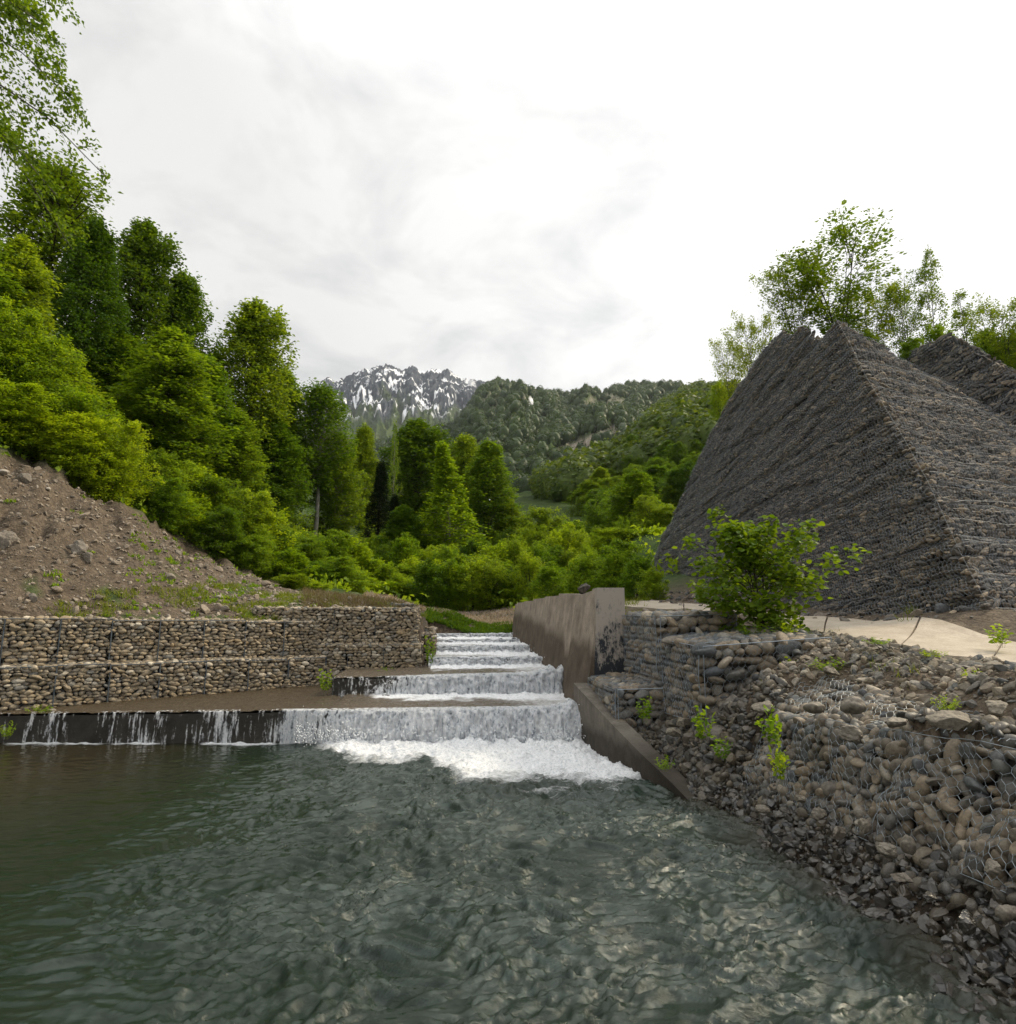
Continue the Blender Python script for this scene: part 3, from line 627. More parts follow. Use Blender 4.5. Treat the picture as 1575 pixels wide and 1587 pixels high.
# left bank: two tiers running back from the left of the frame to the cascade
dA = np.array([6.27, 3.85]); dA /= np.linalg.norm(dA); nA = np.array([-dA[1], dA[0]])   # nA points into the bank
pA0 = np.array([-9.89, 15.78])-dA*1.2
LA = 8.6; nb = 8
for tier, (zb, zt, back, n0) in enumerate(((.40, 1.50, 0, 0), (1.50, 2.60, .55, 0))):
    for k in range(nb):
        s0 = k*LA/nb; s1 = (k+1)*LA/nb-.012; o = pA0+nA*back
        poly = [o+dA*s0, o+dA*s1, o+dA*s1+nA*1.0, o+dA*s0+nA*1.0]
        dz = (-.0 if tier == 0 else -.012*k); dA_ = 0
        gabion('%s cobble-filled gabion from the left in the %s tier of the left bank wall' % (ORD[k], ('lower', 'upper')[tier]), poly, zb-.2*(tier == 0), zt+dz+.015*((k*7) % 3-1), [0]+([1] if k == nb-1 else []), .17, .085, 'cobble', 'gabions of the left bank wall', seed=20+tier*20+k, var=COB, cell=.11, wire='wire_dark', wr=.0022, selv=5)
# far part of the left wall, beside the cascade
yB = 19.75
for tier, (zb, zt, back, xa, xb, n_) in enumerate(((.7, 1.86, 0, -4.0, -.86, 3), (1.86, 2.93, .25, -5.9, -.98, 4))):
    for k in range(n_):
        x0 = xa+(xb-xa)*k/n_; x1 = xa+(xb-xa)*(k+1)/n_-.012; y_ = yB+back-.07*(x0+3)
        gabion('%s gabion from the left in the %s row beside the cascade' % (ORD[k], ('lower', 'upper')[tier]), [(x0, y_), (x1, y_-.07*(x1-x0)), (x1, y_+1.3), (x0, y_+1.3)], zb, zt-.01*(k % 2), [0]+([1] if k == n_-1 else []), .17, .085, 'cobble', 'gabions beside the cascade', seed=70+tier*20+k, cell=.11, wire='wire_dark', wr=.0018)
for k, (y0, y1, zt) in enumerate(((21.0, 23.0, 2.14), (23.05, 25.2, 2.3))):
    gabion('low gabion on the left edge of the cascade, %s' % ('next to the tall wall end' if k == 0 else 'farthest upstream'), [(-1.3, y0), (-.47-.05*k, y0), (-.52-.05*k, y1), (-1.3, y1)], 1.0, zt, [0, 1], .17, .09, 'cobble', 'low gabions on the left edge of the cascade', seed=120+k, cell=.11, wire='wire_dark')
# small stepped pieces on top of the left bank, far end
gabion('small dark gabion corner showing above the far left wall top', [(-2.6, 23.0), (-1.3, 23.0), (-1.3, 24), (-2.6, 24)], 2.5, 3.12, [0, 1], .2, .1, 'cobble_dark', seed=130, cell=.12, wire='wire_dark')
# right bank: gabions stepping down towards the viewer
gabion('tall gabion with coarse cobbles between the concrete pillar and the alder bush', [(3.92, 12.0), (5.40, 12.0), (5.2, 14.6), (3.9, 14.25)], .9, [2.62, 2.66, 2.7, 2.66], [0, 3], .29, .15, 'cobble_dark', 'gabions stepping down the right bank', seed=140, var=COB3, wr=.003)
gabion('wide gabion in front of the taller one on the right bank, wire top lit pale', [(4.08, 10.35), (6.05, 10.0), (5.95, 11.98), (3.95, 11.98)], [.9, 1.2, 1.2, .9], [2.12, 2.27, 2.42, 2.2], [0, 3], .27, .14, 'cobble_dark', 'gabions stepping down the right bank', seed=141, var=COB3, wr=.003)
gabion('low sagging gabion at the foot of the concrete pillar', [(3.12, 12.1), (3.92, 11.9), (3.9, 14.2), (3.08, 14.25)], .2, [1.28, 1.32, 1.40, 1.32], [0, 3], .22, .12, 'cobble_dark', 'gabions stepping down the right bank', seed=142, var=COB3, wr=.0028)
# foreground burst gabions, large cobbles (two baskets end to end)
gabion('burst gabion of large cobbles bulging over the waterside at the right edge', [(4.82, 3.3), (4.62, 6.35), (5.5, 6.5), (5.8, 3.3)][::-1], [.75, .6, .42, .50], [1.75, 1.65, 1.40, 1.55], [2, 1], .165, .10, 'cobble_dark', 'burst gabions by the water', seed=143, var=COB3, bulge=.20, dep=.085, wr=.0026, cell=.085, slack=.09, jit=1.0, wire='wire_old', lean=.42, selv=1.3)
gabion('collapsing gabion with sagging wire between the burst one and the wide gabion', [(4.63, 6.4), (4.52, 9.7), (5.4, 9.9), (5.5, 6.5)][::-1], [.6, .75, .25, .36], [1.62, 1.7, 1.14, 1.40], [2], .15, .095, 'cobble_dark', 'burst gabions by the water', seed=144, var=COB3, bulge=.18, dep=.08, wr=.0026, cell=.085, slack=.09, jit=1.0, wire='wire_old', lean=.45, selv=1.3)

# ============================================================ pyramid-like netted rock walls
C0 = atY(1533, 943, 10.9); Lb = atY(1005, 885, 40.0)
hb = Lb-C0; hb[2] = 0; hb /= np.linalg.norm(hb)
nin = np.array([hb[1], -hb[0], 0.])                               # into the wall (+X side)
if nin[0] < 0: nin = -nin
nL_ = -nin+np.array([0, 0, .16]); nL_ /= np.linalg.norm(nL_)      # outward normal of the battered left face
def in_poly(px, py, poly):
    c = np.zeros(len(px), bool); n_ = len(poly)
    for i in range(n_):
        x0, y0 = poly[i]; x1, y1 = poly[(i+1) % n_]
        k = ((y0 > py) != (y1 > py)) & (px < (x1-x0)*(py-y0)/(y1-y0+1e-12)+x0); c ^= k
    return c
def face_frame(p0, n, ex):
    ex = ex-n*np.dot(ex, n); ex /= np.linalg.norm(ex); ey = np.cross(n, ex); ey /= np.linalg.norm(ey)
    if ey[2] < 0: ey = -ey
    return p0, ex, ey, n
def netted_face(P3, n, ex, st, wi, seed, sw, sh, cell, wr, sag=.05, var=ANG, tilt=0.):
    r = np.random.default_rng(seed); p0, ex, ey, n = face_frame(P3[0], n, ex)
    if np.dot(np.cross(ex, ey), n) < 0: ex = -ex
    if tilt: c_, s2 = math.cos(tilt), math.sin(tilt); ex, ey = ex*c_+ey*s2, ey*c_-ex*s2
    U = np.array([[np.dot(q-p0, ex), np.dot(q-p0, ey)] for q in P3]); mn = U.min(0); W = U.max(0)-mn; Up = U-mn
    def relief(u, v): return .05*fbm(u*.5, v*.55, 2, seed)+.07*fbm(u*.22+5, v*2.3+.25*np.sin(u*.5), 2, seed+1)-.06*ss(.5, .15, np.abs(perlin(u*.13, v*1.3+u*.05, seed+8))*4)
    def f(u, v, off=0.): return p0+ex*(np.asarray(u)+mn[0])[:, None]+ey*(np.asarray(v)+mn[1])[:, None]+n*(np.broadcast_to(np.asarray(off, float), (len(u),))+relief(u, v))[:, None]
    ins = lambda u, v: in_poly(u, v, Up)
    st.add(*lay_stones(f, W[0], W[1], n, ex, sw, sh, r, var, 0, .06, ins, .16, seed))
    wi.add(*hexnet(lambda u, v: f(u, v, .088+.02*perlin(u*2, v*2, seed+5)), W[0], W[1], cell, wr, ins))
    # heavier lacing ropes sagging along the courses
    for k in range(int(W[1]/.75)):
        v0 = .4+k*.75+r.uniform(-.2, .2); uu = np.linspace(0, W[0], int(W[0]/.12)+2); vv = v0+.14*perlin(uu*.35, uu*0+k, seed+k)+.05*perlin(uu*1.4, uu*0+k, seed+k+50)
        kk = ins(uu, vv); Q = f(uu, vv, .105)
        ok = kk[:-1] & kk[1:]; 
        if ok.any(): wi.add(*prisms(Q[:-1][ok], Q[1:][ok], .0042, 4))
def closed(mb, front, shift):
    n_ = len(front); V = np.concatenate([front, front+shift]); c0 = front.mean(0); c1 = c0+shift
    V = np.concatenate([V, [c0, c1]]); q = np.array([[i, (i+1) % n_, (i+1) % n_+n_, i+n_] for i in range(n_)])
    mb.add(V, q); mb.add(V, np.concatenate([np.array([[2*n_, (i+1) % n_, i] for i in range(n_)]), np.array([[2*n_+1, i+n_, (i+1) % n_+n_] for i in range(n_)])]))
# left face outline, in the photo's pixels carried onto the battered plane
outl = [(1533, 943), (1512, 905), (1488, 858), (1462, 800), (1438, 748), (1396, 673), (1342, 585), (1318, 535), (1296, 496), (1284, 513), (1273, 527), (1258, 516), (1246, 505), (1234, 518), (1224, 522), (1211, 511), (1200, 522), (1172, 558), (1145, 596), (1108, 660), (1087, 702), (1058, 768), (1030, 825), (1006, 885)]
TILT = .09
PF = np.array([atPlane(a, b, C0, nL_) for a, b in outl])
root = empty('rock_wall', C0, 'steep netted rock wall with a sharp ridge, largest on the right', 'retaining wall', 'netted rock walls on the right')
rb = np.array(root.location)
low = PF.copy(); low = np.concatenate([low, [low[-1]+[0, 0, -3], low[0]+[0, 0, -1.2]]])
A_ = PF[8]; hr = np.array([1, .36, 0]); hr /= np.linalg.norm(hr)
nR_ = np.cross(hr, A_-C0); nR_ /= np.linalg.norm(nR_)
if nR_[1] > 0: nR_ = -nR_
E_ = atPlane(1760, 768, C0, nR_); eb = C0+hr*11.5
sh_ = (E_-A_); sh_ = sh_/np.linalg.norm(sh_)
mbc = MB(); closed(mbc, low-nL_*.16-nR_*.22-np.array([0,0,.06]), sh_*15)
ridge = PF[:9]
# front right face polygon follows the ridge
FR = np.concatenate([ridge-nR_*0, [E_, eb+[0, 0, -.6]], [C0+[0, 0, -.6]]])
FRp = FR-np.outer((FR-C0)@nR_, nR_)
mbc.build('core', M['core2'], root, False, rb)
st = MB(); wi = MB(); netted_face(low, nL_, -hb, st, wi, 31, .21, .064, .12, .0034, tilt=TILT)
o = st.build('stone_face', M['flake'], root, False, rb); o['kind'] = 'stuff'; wi.build('wire_mesh', M['wire_net'], root, False, rb)
st = MB(); wi = MB(); netted_face(FRp, nR_, hr, st, wi, 32, .24, .075, .11, .0032)
o = st.build('stone_face', M['flake'], root, False, rb); o['kind'] = 'stuff'; wi.build('wire_mesh', M['wire_net'], root, False, rb)
mbr = MB(); tube(mbr, ridge[::1]-nin*.0+np.array([-.05, -.06, .04]), np.full(9, .003), 5); mbr.build('ridge_cable', M['wire_net'], root, True, rb)
# second wall behind
K0 = atY(1473, 519, 25.0)
root = empty('rock_wall', atY(1650, 800, 24), 'smaller netted rock wall rising behind the big one at the right edge', 'retaining wall', 'netted rock walls on the right'); rb = np.array(root.location)
o2 = [(1473, 519), (1575, 577), (1720, 662), (1720, 850), (1520, 760), (1400, 640), (1395, 551), (1425, 538)]
P2 = np.array([atPlane(a, b, K0, nL_) for a, b in o2]); mbc = MB(); closed(mbc, P2-nL_*.06, sh_*7+np.array([0, 2.0, 0])); mbc.build('core', M['core2'], root, False, rb)
st = MB(); wi = MB(); netted_face(P2, nL_, -hb, st, wi, 33, .38, .13, .16, .004); 
e0, e1 = P2[0], P2[2]; q = sh_*7+np.array([0, 2.0, 0]); fr = np.array([e0, e1, e1+q, e0+q]); nn = np.cross(e1-e0, q); nn /= np.linalg.norm(nn); nn = nn if nn[2] > 0 else -nn
netted_face(fr, nn, q/np.linalg.norm(q), st, wi, 34, .38, .14, .16, .004)
o = st.build('stone_face', M['flake'], root, False, rb); o['kind'] = 'stuff'; wi.build('wire_mesh', M['wire_net'], root, False, rb)

# ============================================================ concrete: slab path, big wall, parapet, weirs
def ribbon(A, B_, sub, thick):
    A = np.array(A); B_ = np.array(B_); n_ = len(A); t = np.linspace(0, n_-1, (n_-1)*sub+1); i = np.arange(n_)
    a = np.stack([np.interp(t, i, A[:, k]) for k in range(3)], 1); b = np.stack([np.interp(t, i, B_[:, k]) for k in range(3)], 1)
    m = len(a); V = np.concatenate([a, b, b-[0, 0, thick], a-[0, 0, thick]]); j = np.arange(m-1)
    L = [np.stack([j+p*m, j+1+p*m, j+1+q*m, j+q*m], 1) for p, q in ((0, 1), (1, 2), (2, 3), (3, 0))]
    return V, np.concatenate(L+[np.array([[0, m, 2*m, 3*m], [m-1, 4*m-1, 3*m-1, 2*m-1]])])
sn = [atY(*q) for q in SN]; sf = [atY(*q) for q in SF]
def lerp_edge(L, t): L = np.array(L); i = np.arange(len(L)); return np.array([np.interp(t, i, L[:, k]) for k in range(3)])
slab = empty('concrete_path', sn[3], 'pale tan concrete path at the foot of the netted rock walls', 'path'); sb_ = np.array(slab.location)
cuts = [0, 1.35, 2.5, 3.6, 4.6, 5.7, 7, 9]
for k in range(len(cuts)-1):
    ts = np.linspace(cuts[k]+.012, cuts[k+1]-.012, 14); A = np.array([lerp_edge(sn, t) for t in ts]); B_ = np.array([lerp_edge(sf, t) for t in ts]); u = np.linspace(0, 1, 9)
    G = A[:, None]*(1-u)[None, :, None]+B_[:, None]*u[None, :, None]; G[..., :2] += .035*perlin(G[..., 0]*2.3, G[..., 1]*2.3, 4)[..., None]*((u == 0) | (u == 1))[None, :, None]
    G[..., 2] = np.maximum(G[..., 2]-.03, H0(G[..., 0], G[..., 1])+.045)+.012*(k % 2); V = G.reshape(-1, 3); lo = V-[0, 0, .1]; Fg = grid_faces(14, 9); m_ = len(V)
    ring = np.concatenate([np.arange(9), np.arange(1, 14)*9+8, 13*9+np.arange(7, -1, -1), np.arange(12, 0, -1)*9]); r2 = np.roll(ring, -1)
    mesh('slab', np.concatenate([V, lo])-sb_, [np.concatenate([Fg, Fg[:, ::-1]+m_, np.stack([ring, r2, r2+m_, ring+m_], 1)])], M['slab'], False, slab)
# big retaining wall of the cascade: panels with slightly proud edges, pillar at the near end
bw = empty('retaining_wall', (3.2, 14.3, .6), 'tall tan concrete wall with damp foot along the right side of the cascade', 'retaining wall'); bb = np.array(bw.location)
def quadbox(mb, plan, z0, z1, nz=10, nx=6):
    """plan 4 pts ccw, z0/z1 per corner; subdivided for the damp attribute"""
    z0 = np.broadcast_to(np.asarray(z0, float), (4,)); z1 = np.broadcast_to(np.asarray(z1, float), (4,))
    for i in range(4):
        j = (i+1) % 4; s = np.linspace(0, 1, nx); t = np.linspace(0, 1, nz); Sg, Tg = np.meshgrid(s, t, indexing='ij')
        X = plan[i][0]*(1-Sg)+plan[j][0]*Sg; Y = plan[i][1]*(1-Sg)+plan[j][1]*Sg
        Z = (z0[i]*(1-Sg)+z0[j]*Sg)*(1-Tg)+(z1[i]*(1-Sg)+z1[j]*Sg)*Tg
        mb.add(np.stack([X, Y, Z], -1).reshape(-1, 3), grid_faces(nx, nz))
    mb.add(np.array([[*plan[i], z1[i]] for i in range(4)]), np.array([[0, 1, 2, 3]]))
def waterz(y): return np.interp(y, [14, 14.4, 16.8, 16.9, 19.7, 19.8, 22.2, 22.3, 24.6, 24.7, 27.2, 40], [.0, .66, .75, 1.2, 1.28, 1.45, 1.55, 1.68, 1.72, 1.83, 1.9, 2.1])
def damp_mesh(name, mb, mt, parent, base, fn):
    V, Fc = mb.out(); d = fn(V); return mesh(name, V-base, Fc, mt, False, parent, attrs={'damp': d})
yy = [14.32, 15.9, 18.0, 20.2, 22.4, 24.6, 26.6, 28.4]
fx = lambda y: np.interp(y, [14.3, 28.4], [3.28, 2.80])           # top of the channel face
for k in range(len(yy)-1):
    y0, y1 = yy[k], yy[k+1]-.02; mb = MB(); top0 = 3.26+.0*k+(.03 if k % 2 else 0)-(.10 if k in (1,) else 0); top1 = 3.30-(.16 if k == 0 else 0)
    nz, nx = 12, 8
    s = np.linspace(0, 1, nx); t = np.linspace(0, 1, nz); Sg, Tg = np.meshgrid(s, t, indexing='ij'); Y = y0+(y1-y0)*Sg; zt = top0+(top1-top0)*Sg
    Z = .2+(zt-.2)*Tg; pr = .17*Sg*(k < 6); X = (fx(Y)-pr+.05)-(1-Tg)*.42   # battered; each panel swings out towards its far end
    mb.add(np.stack([X, Y, Z], -1).reshape(-1, 3), grid_faces(nx, nz)[:, ::-1])
    X2 = X*0+fx(Y)+.5; mb.add(np.stack([X2, Y, Z], -1).reshape(-1, 3), grid_faces(nx, nz))
    for e in (0, -1):
        a = np.stack([X[e], Y[e], Z[e]], -1); b = np.stack([X2[e], Y[e], Z[e]], -1); V = np.concatenate([a, b]); i = np.arange(nz-1)
        mb.add(V, np.stack([i, i+1, i+1+nz, i+nz], 1))
    a = np.stack([X[:, -1], Y[:, -1], Z[:, -1]], -1); b = np.stack([X2[:, -1], Y[:, -1], Z[:, -1]], -1); V = np.concatenate([a, b]); i = np.arange(nx-1); mb.add(V, np.stack([i, i+1, i+1+nx, i+nx], 1))
    damp_mesh('wall_panel', mb, M['concrete'], bw, bb, lambda V: np.clip(1.02-(V[:, 2]-waterz(V[:, 1]))/1.9+.2*(V[:, 1] < 16.2), 0, 1))
mb = MB(); quadbox(mb, [(3.27, 14.27), (3.88, 14.22), (3.88, 14.75), (3.84, 14.75)][:2]+[(3.88, 14.9), (3.3, 14.9)], .3, 3.27, 14, 6)
V, Fc = mb.out(); V[:, 0] -= (3.27-V[:, 2])*.05*(V[:, 0] < 3.5)
mesh('pillar', V-bb, Fc, M['stained'], False, bw, attrs={'damp': np.clip(1-(V[:, 2]-.8)/2.4, 0, 1)})
# low parapet sloping into the pool
pp = empty('parapet', (2.95, 14.2, 0), 'low sloping concrete parapet at the edge of the white water, right side', 'low wall'); pb = np.array(pp.location)
sec = [(14.35, 2.72, 3.02, 1.20), (13.2, 2.80, 3.10, .98), (12.0, 2.93, 3.23, .72), (10.9, 3.12, 3.42, .42), (9.9, 3.34, 3.62, .14), (9.2, 3.48, 3.74, -.08)]
mb = MB(); nz = 8
t = np.linspace(0, 1, 30); ii = np.linspace(0, 1, len(sec)); sec = np.array(sec); sI = np.stack([np.interp(t, ii, sec[:, k]) for k in range(4)], 1)
for side in (1, 2):
    Zt = sI[:, 3][:, None]*np.linspace(0, 1, nz)[None]+(-.8)*(1-np.linspace(0, 1, nz)[None]); X = np.repeat(sI[:, side][:, None], nz, 1); Y = np.repeat(sI[:, 0][:, None], nz, 1)
    mb.add(np.stack([X, Y, Zt], -1).reshape(-1, 3), grid_faces(30, nz))
a = np.stack([sI[:, 1], sI[:, 0], sI[:, 3]], -1); b = np.stack([sI[:, 2], sI[:, 0], sI[:, 3]], -1); i = np.arange(29); mb.add(np.concatenate([a, b]), np.stack([i, i+1, i+31, i+30], 1))
mb.add(np.array([[2.72, 14.35, -.8], [3.02, 14.35, -.8], [3.02, 14.35, 1.2], [2.72, 14.35, 1.2]]), np.array([[0, 1, 2, 3]]))
damp_mesh('coping_and_face', mb, M['parapet'], pp, pb, lambda V: np.clip(.85-V[:, 2]/1.3, 0, 1)).name = 'wall_face'
# weir steps: (front y at x=0, slope dy/dx, xleft, xright, crest z left, crest z right, base z)
def xr(y): return np.interp(y, [14.3, 28.4], [2.80, 2.42])
STEPS = [dict(y=14.42, s=-.095, xl=-13, zc=(.50, .70), zb=0), dict(y=17.05, s=-.06, xl=-2.95, zc=(1.10, 1.22), zb=.72), dict(y=19.7, s=0, xl=-.62, zc=(1.46, 1.46), zb=1.24), dict(y=22.2, s=0, xl=-.62, zc=(1.70, 1.70), zb=1.5), dict(y=24.6, s=0, xl=-.66, zc=(1.84, 1.84), zb=1.74), dict(y=27.2, s=0, xl=-.7, zc=(2.02, 2.02), zb=1.87)]
WN = ['widest and lowest concrete weir step, running across the whole pool', 'second concrete weir step, reaching left to the leafy clump', 'third concrete weir step of the cascade', 'fourth concrete weir step of the cascade', 'fifth concrete weir step of the cascade', 'highest and farthest concrete weir step']
for k, s_ in enumerate(STEPS):
    x1 = float(xr(s_['y']))+.35; x0 = s_['xl']; n_ = 24; xs = np.linspace(x0, x1, n_); ys = s_['y']+s_['s']*xs
    zt = np.interp(xs, [x0, x1], s_['zc'])-.03+.012*perlin(xs*3, xs*0, k); mb = MB()
    prof = [(0, -1.2), (0, 0), (.0, 0), (.45, 0), (.45, -1.2)]
    V = np.stack([np.stack([xs, ys+a, (zt if b == 0 else zt*0+s_['zb']+b)], 1) for a, b in prof], 1).reshape(-1, 3); mb.add(V, grid_faces(n_, 5)[:, ::-1])
    e = 5*(n_-1); mb.add(V, np.array([[0, 1, 3, 4], [e, e+4, e+3, e+1]]))
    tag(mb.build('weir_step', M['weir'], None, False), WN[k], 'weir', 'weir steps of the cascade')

# ============================================================ water
def pool_foam(X, Y):
    d = wl(X)-Y                                                   # distance downstream of the weir
    right = ss(-3.6, -1.2, X)*ss(3.9, 3.2, X)
    reach = 1.15+2.5*ss(-3.2, 1.8, X)+1.0*fbm(X*.9, Y*.9, 3, 5)
    f = right*(1.0*ss(reach*1.35, reach*.05, d)+.25*ss(.7, .1, d))
    f = f+right*.42*ss(reach*1.6, reach*.5, d)*(d > 0)+.24*ss(6.5, 2.0, d)*ss(-1.5, 2.0, X)*ss(4, 3, X)
    f = np.maximum(f, .8*ss(.34, .1, d+.12*perlin(X*2, Y*2, 3))*ss(-.35, .1, perlin(X*.8, X*0, 8)+.1))
    f = f+.10*ss(-.2, .5, fbm(X*.5+Y*.3, Y*.5-X*.2, 3, 61))*ss(7, 3, d)*ss(-5, -1, X)
    return f
xs = axis(-24, 4.4, [(-9, .08), (-4, .045), (4.4, .024)]); ys = axis(1.2, 15.9, [(3.8, .1), (9, .019), (15.9, .03)])
X, Y = np.meshgrid(xs, ys, indexing='ij')
edge = -2.6-.16*(Y-4)*0+1.1*perlin(X*.35, Y*.35, 6)
turb = .13+.87*ss(edge-1.9, edge+1.9, X)
wx = X+.35*fbm(X*.7, Y*.7, 2, 41); wy = Y+.35*fbm(X*.7+9, Y*.7, 2, 43)
rid = lambda a: (1-np.abs(a))**2
Z = turb*(.060*fbm(wx*.9, wy*1.5, 2, 1)+.055*rid(fbm(wx*1.7, wy*3.4, 2, 2))+.060*rid(fbm(wx*3.0+Y*.5, wy*6.5, 2, 3))+.018*rid(fbm(wx*7+Y, wy*14, 2, 6)))
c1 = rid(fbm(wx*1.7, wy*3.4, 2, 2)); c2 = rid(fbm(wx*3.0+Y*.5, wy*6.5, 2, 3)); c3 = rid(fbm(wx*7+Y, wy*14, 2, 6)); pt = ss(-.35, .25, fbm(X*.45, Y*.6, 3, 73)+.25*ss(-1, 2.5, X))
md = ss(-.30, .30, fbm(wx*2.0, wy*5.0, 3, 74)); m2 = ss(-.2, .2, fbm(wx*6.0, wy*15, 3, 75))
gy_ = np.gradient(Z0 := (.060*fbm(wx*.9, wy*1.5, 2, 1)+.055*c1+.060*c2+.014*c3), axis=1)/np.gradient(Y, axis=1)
sky_sheen = turb*np.clip((.45+.55*pt)*(.04+.08*md+1.0*ss(.06, .42, gy_)*(.25+.75*m2)), 0, 1)   # sky reflection painted as paler colour on one slope of each wavelet
Z += .011*fbm(X*1.6, Y*3.4, 3, 8)*(1-turb)
fo = pool_foam(X, Y); Z += np.clip(fo-.45, 0, 1)*(.12*np.abs(fbm(X*3.3, Y*3.3, 4, 12))+.05*perlin(X*1.3, Y*1.3, 4))
Z -= .045
shal = np.clip(ss(3.0, 3.9, X+.25*perlin(X*1.5, Y*.8, 2))*.85+ss(-3, -7, X)*ss(7, 14, Y)*.75, 0, 1)
keep = (Y < wl(X)+.1)
def grid_mesh(name, X, Y, Z, mt, keep, attrs, label=None):
    nu, nv = X.shape; Fq = grid_faces(nu, nv); k = keep.ravel(); Fq = Fq[k[Fq].all(1)]
    o = mesh(name, np.stack([X, Y, Z], -1).reshape(-1, 3), Fq[:, ::1], mt, True, attrs={a: b.ravel() for a, b in attrs.items()}); o['kind'] = 'structure'; return o
grid_mesh('water', X, Y, Z, M['pool'], keep, {'foam': fo, 'shallow': shal, 'turb': turb, 'sky_sheen': sky_sheen})
# water on each tread
for k, s_ in enumerate(STEPS):
    nxt = STEPS[k+1] if k < 5 else dict(y=33, s=0, zb=2.05, xl=-.7)
    x0 = s_['xl'] if k else -13.0; x1 = float(xr(s_['y']))+.3; xs = np.linspace(x0, x1, int((x1-x0)/.045)); ys = np.linspace(0, 1, 70)
    Xg, Tg = np.meshgrid(xs, ys, indexing='ij'); ya = s_['y']+s_['s']*Xg+.02; yb = nxt['y']+nxt['s']*Xg+.02
    if k == 0: yb = np.where(Xg < -2.6, np.maximum(wallA_y(Xg)+.5, ya+.1), yb); 
    if k == 1: yb = np.where(Xg < -.6, yB+.4, yb)
    Yg = ya+(yb-ya)*Tg; zc = np.interp(Xg, [x0, x1], s_['zc'])+.02; Zg = zc+(nxt['zb']-zc)*ss(0, .9, Tg)*(Xg > (-2.8 if k == 0 else -.7))+.035*(Yg-ya)*(Xg <= (-2.8 if k == 0 else -.7))*.6
    Zg = Zg+.02*fbm(Xg*3, Yg*3, 3, k)+.014*fbm(Xg*9, Yg*9, 2, k+5)
    dn = yb-Yg; fo = 1.0*ss(1.7, .2, dn+.45*fbm(Xg*1.6, Yg*1.6, 2, k))*ss(-2.6, -1.4, Xg)*(1 if k < 5 else .2)
    if k == 1: fo = np.where(Xg < -.5, fo*.2, fo)
    fo = fo+.34*ss(-2, 0, Xg)+.5*ss(.25, 0, Yg-ya)*ss(-3.2, -1.6, Xg)+.30*ss(.9, 2.4, Xg)+(.25 if k > 1 else 0)
    Zg += np.clip(fo-.5, 0, 1)*.10*np.abs(fbm(Xg*4, Yg*4, 3, 33))
    grid_mesh('water', Xg, Yg, Zg, M['tread'], np.ones(Xg.shape, bool), {'foam': fo, 'turb': Xg*0+1, 'shallow': ss(-1.5, -3.5, Xg) if k == 0 else Xg*0})
# curtains of falling water
for k, s_ in enumerate(STEPS):
    x0 = s_['xl']+.02 if k else -12.8; x1 = float(xr(s_['y']))+.22; xs = np.linspace(x0, x1, int((x1-x0)/.03)); t = np.linspace(0, 1, 26)
    Xg, Tg = np.meshgrid(xs, t, indexing='ij'); zc = np.interp(Xg, [x0, x1], s_['zc'])+.045
    drop = zc-s_['zb']+.06; main = ss(-3.4, -1.2, Xg) if k < 2 else 1+0*Xg
    out_ = (.07+.26*main)*np.clip(Tg*1.15, 0, 1)**.6*(drop/.7)**.5*(1+.25*perlin(Xg*2.2, Tg*.6, k))
    Yg = s_['y']+s_['s']*Xg+.10*(1-ss(0, .15, Tg))-out_; Zg = zc-drop*Tg**1.7
    nzv = fbm(Xg*7, Tg*2.2, 4, k+50)
    Yg = Yg-.11*main*nzv*ss(.05, .4, Tg)-.03*main*fbm(Xg*16, Tg*8, 2, k+9)
    if k in (0, 1): Zg += .13*ss(x1-1.0, x1-.2, Xg)*(1-Tg)*(1+perlin(Xg*6, Tg*3, 4))
    if k == 0: dens = .485+.12*ss(-4.6, -2.6, Xg)+.19*ss(-3.2, -.8, Xg)+.20*fbm(Xg*1.1, Xg*0, 3, 21)*ss(-2.4, -3.4, Xg)-.04*(Xg < -9)
    elif k == 1: dens = .48+.30*ss(-2.0, -.2, Xg)
    else: dens = .74+.15*perlin(Xg*2, Xg*0+k, 4)
    dens = dens+.10*ss(.5, 1, Tg)*main-.22*ss(.16, 0, Tg)*main+.05*fbm(Xg*5, Tg*2, 3, k+70)
    o = mesh('water', np.stack([Xg, Yg, Zg], -1).reshape(-1, 3), grid_faces(len(xs), 26), M['fall'], True, attrs={'dens': dens.ravel()}); o['kind'] = 'structure'
# flying drops over the falls and the plunge line
r = np.random.default_rng(5); n_ = 5200; k = r.integers(0, 4, n_)*(r.random(n_) > .7); xs = r.uniform(-3.2, 2.9, n_); xs = np.where(k > 0, r.uniform(-.4, 2.7, n_), xs); xs = np.where(r.random(n_) < .35, r.normal(2.4, .35, n_), xs)
sy = np.array([s_['y'] for s_ in STEPS]); sb2 = np.array([s_['zb'] for s_ in STEPS]); yq = sy[k]-.09*xs*(k == 0)-np.abs(r.normal(.3, .2, n_)); zq = sb2[k]+np.abs(r.normal(.02, .17, n_))*(k == 0)+np.abs(r.normal(.0, .1, n_))
Vq, Fq = stones(np.stack([xs, yq, zq], 1), np.repeat(r.uniform(.004, .014, n_)[:, None], 3, 1)*[1, 1, 1.4], np.tile(np.eye(3), (n_, 1, 1)), (lambda v: ([v[0]], v[1]))(ICO[0]), r)
tag(mesh('spray', Vq, Fq, M['spray'], True), 'white spray thrown up by the falls', 'spray', kind='stuff')

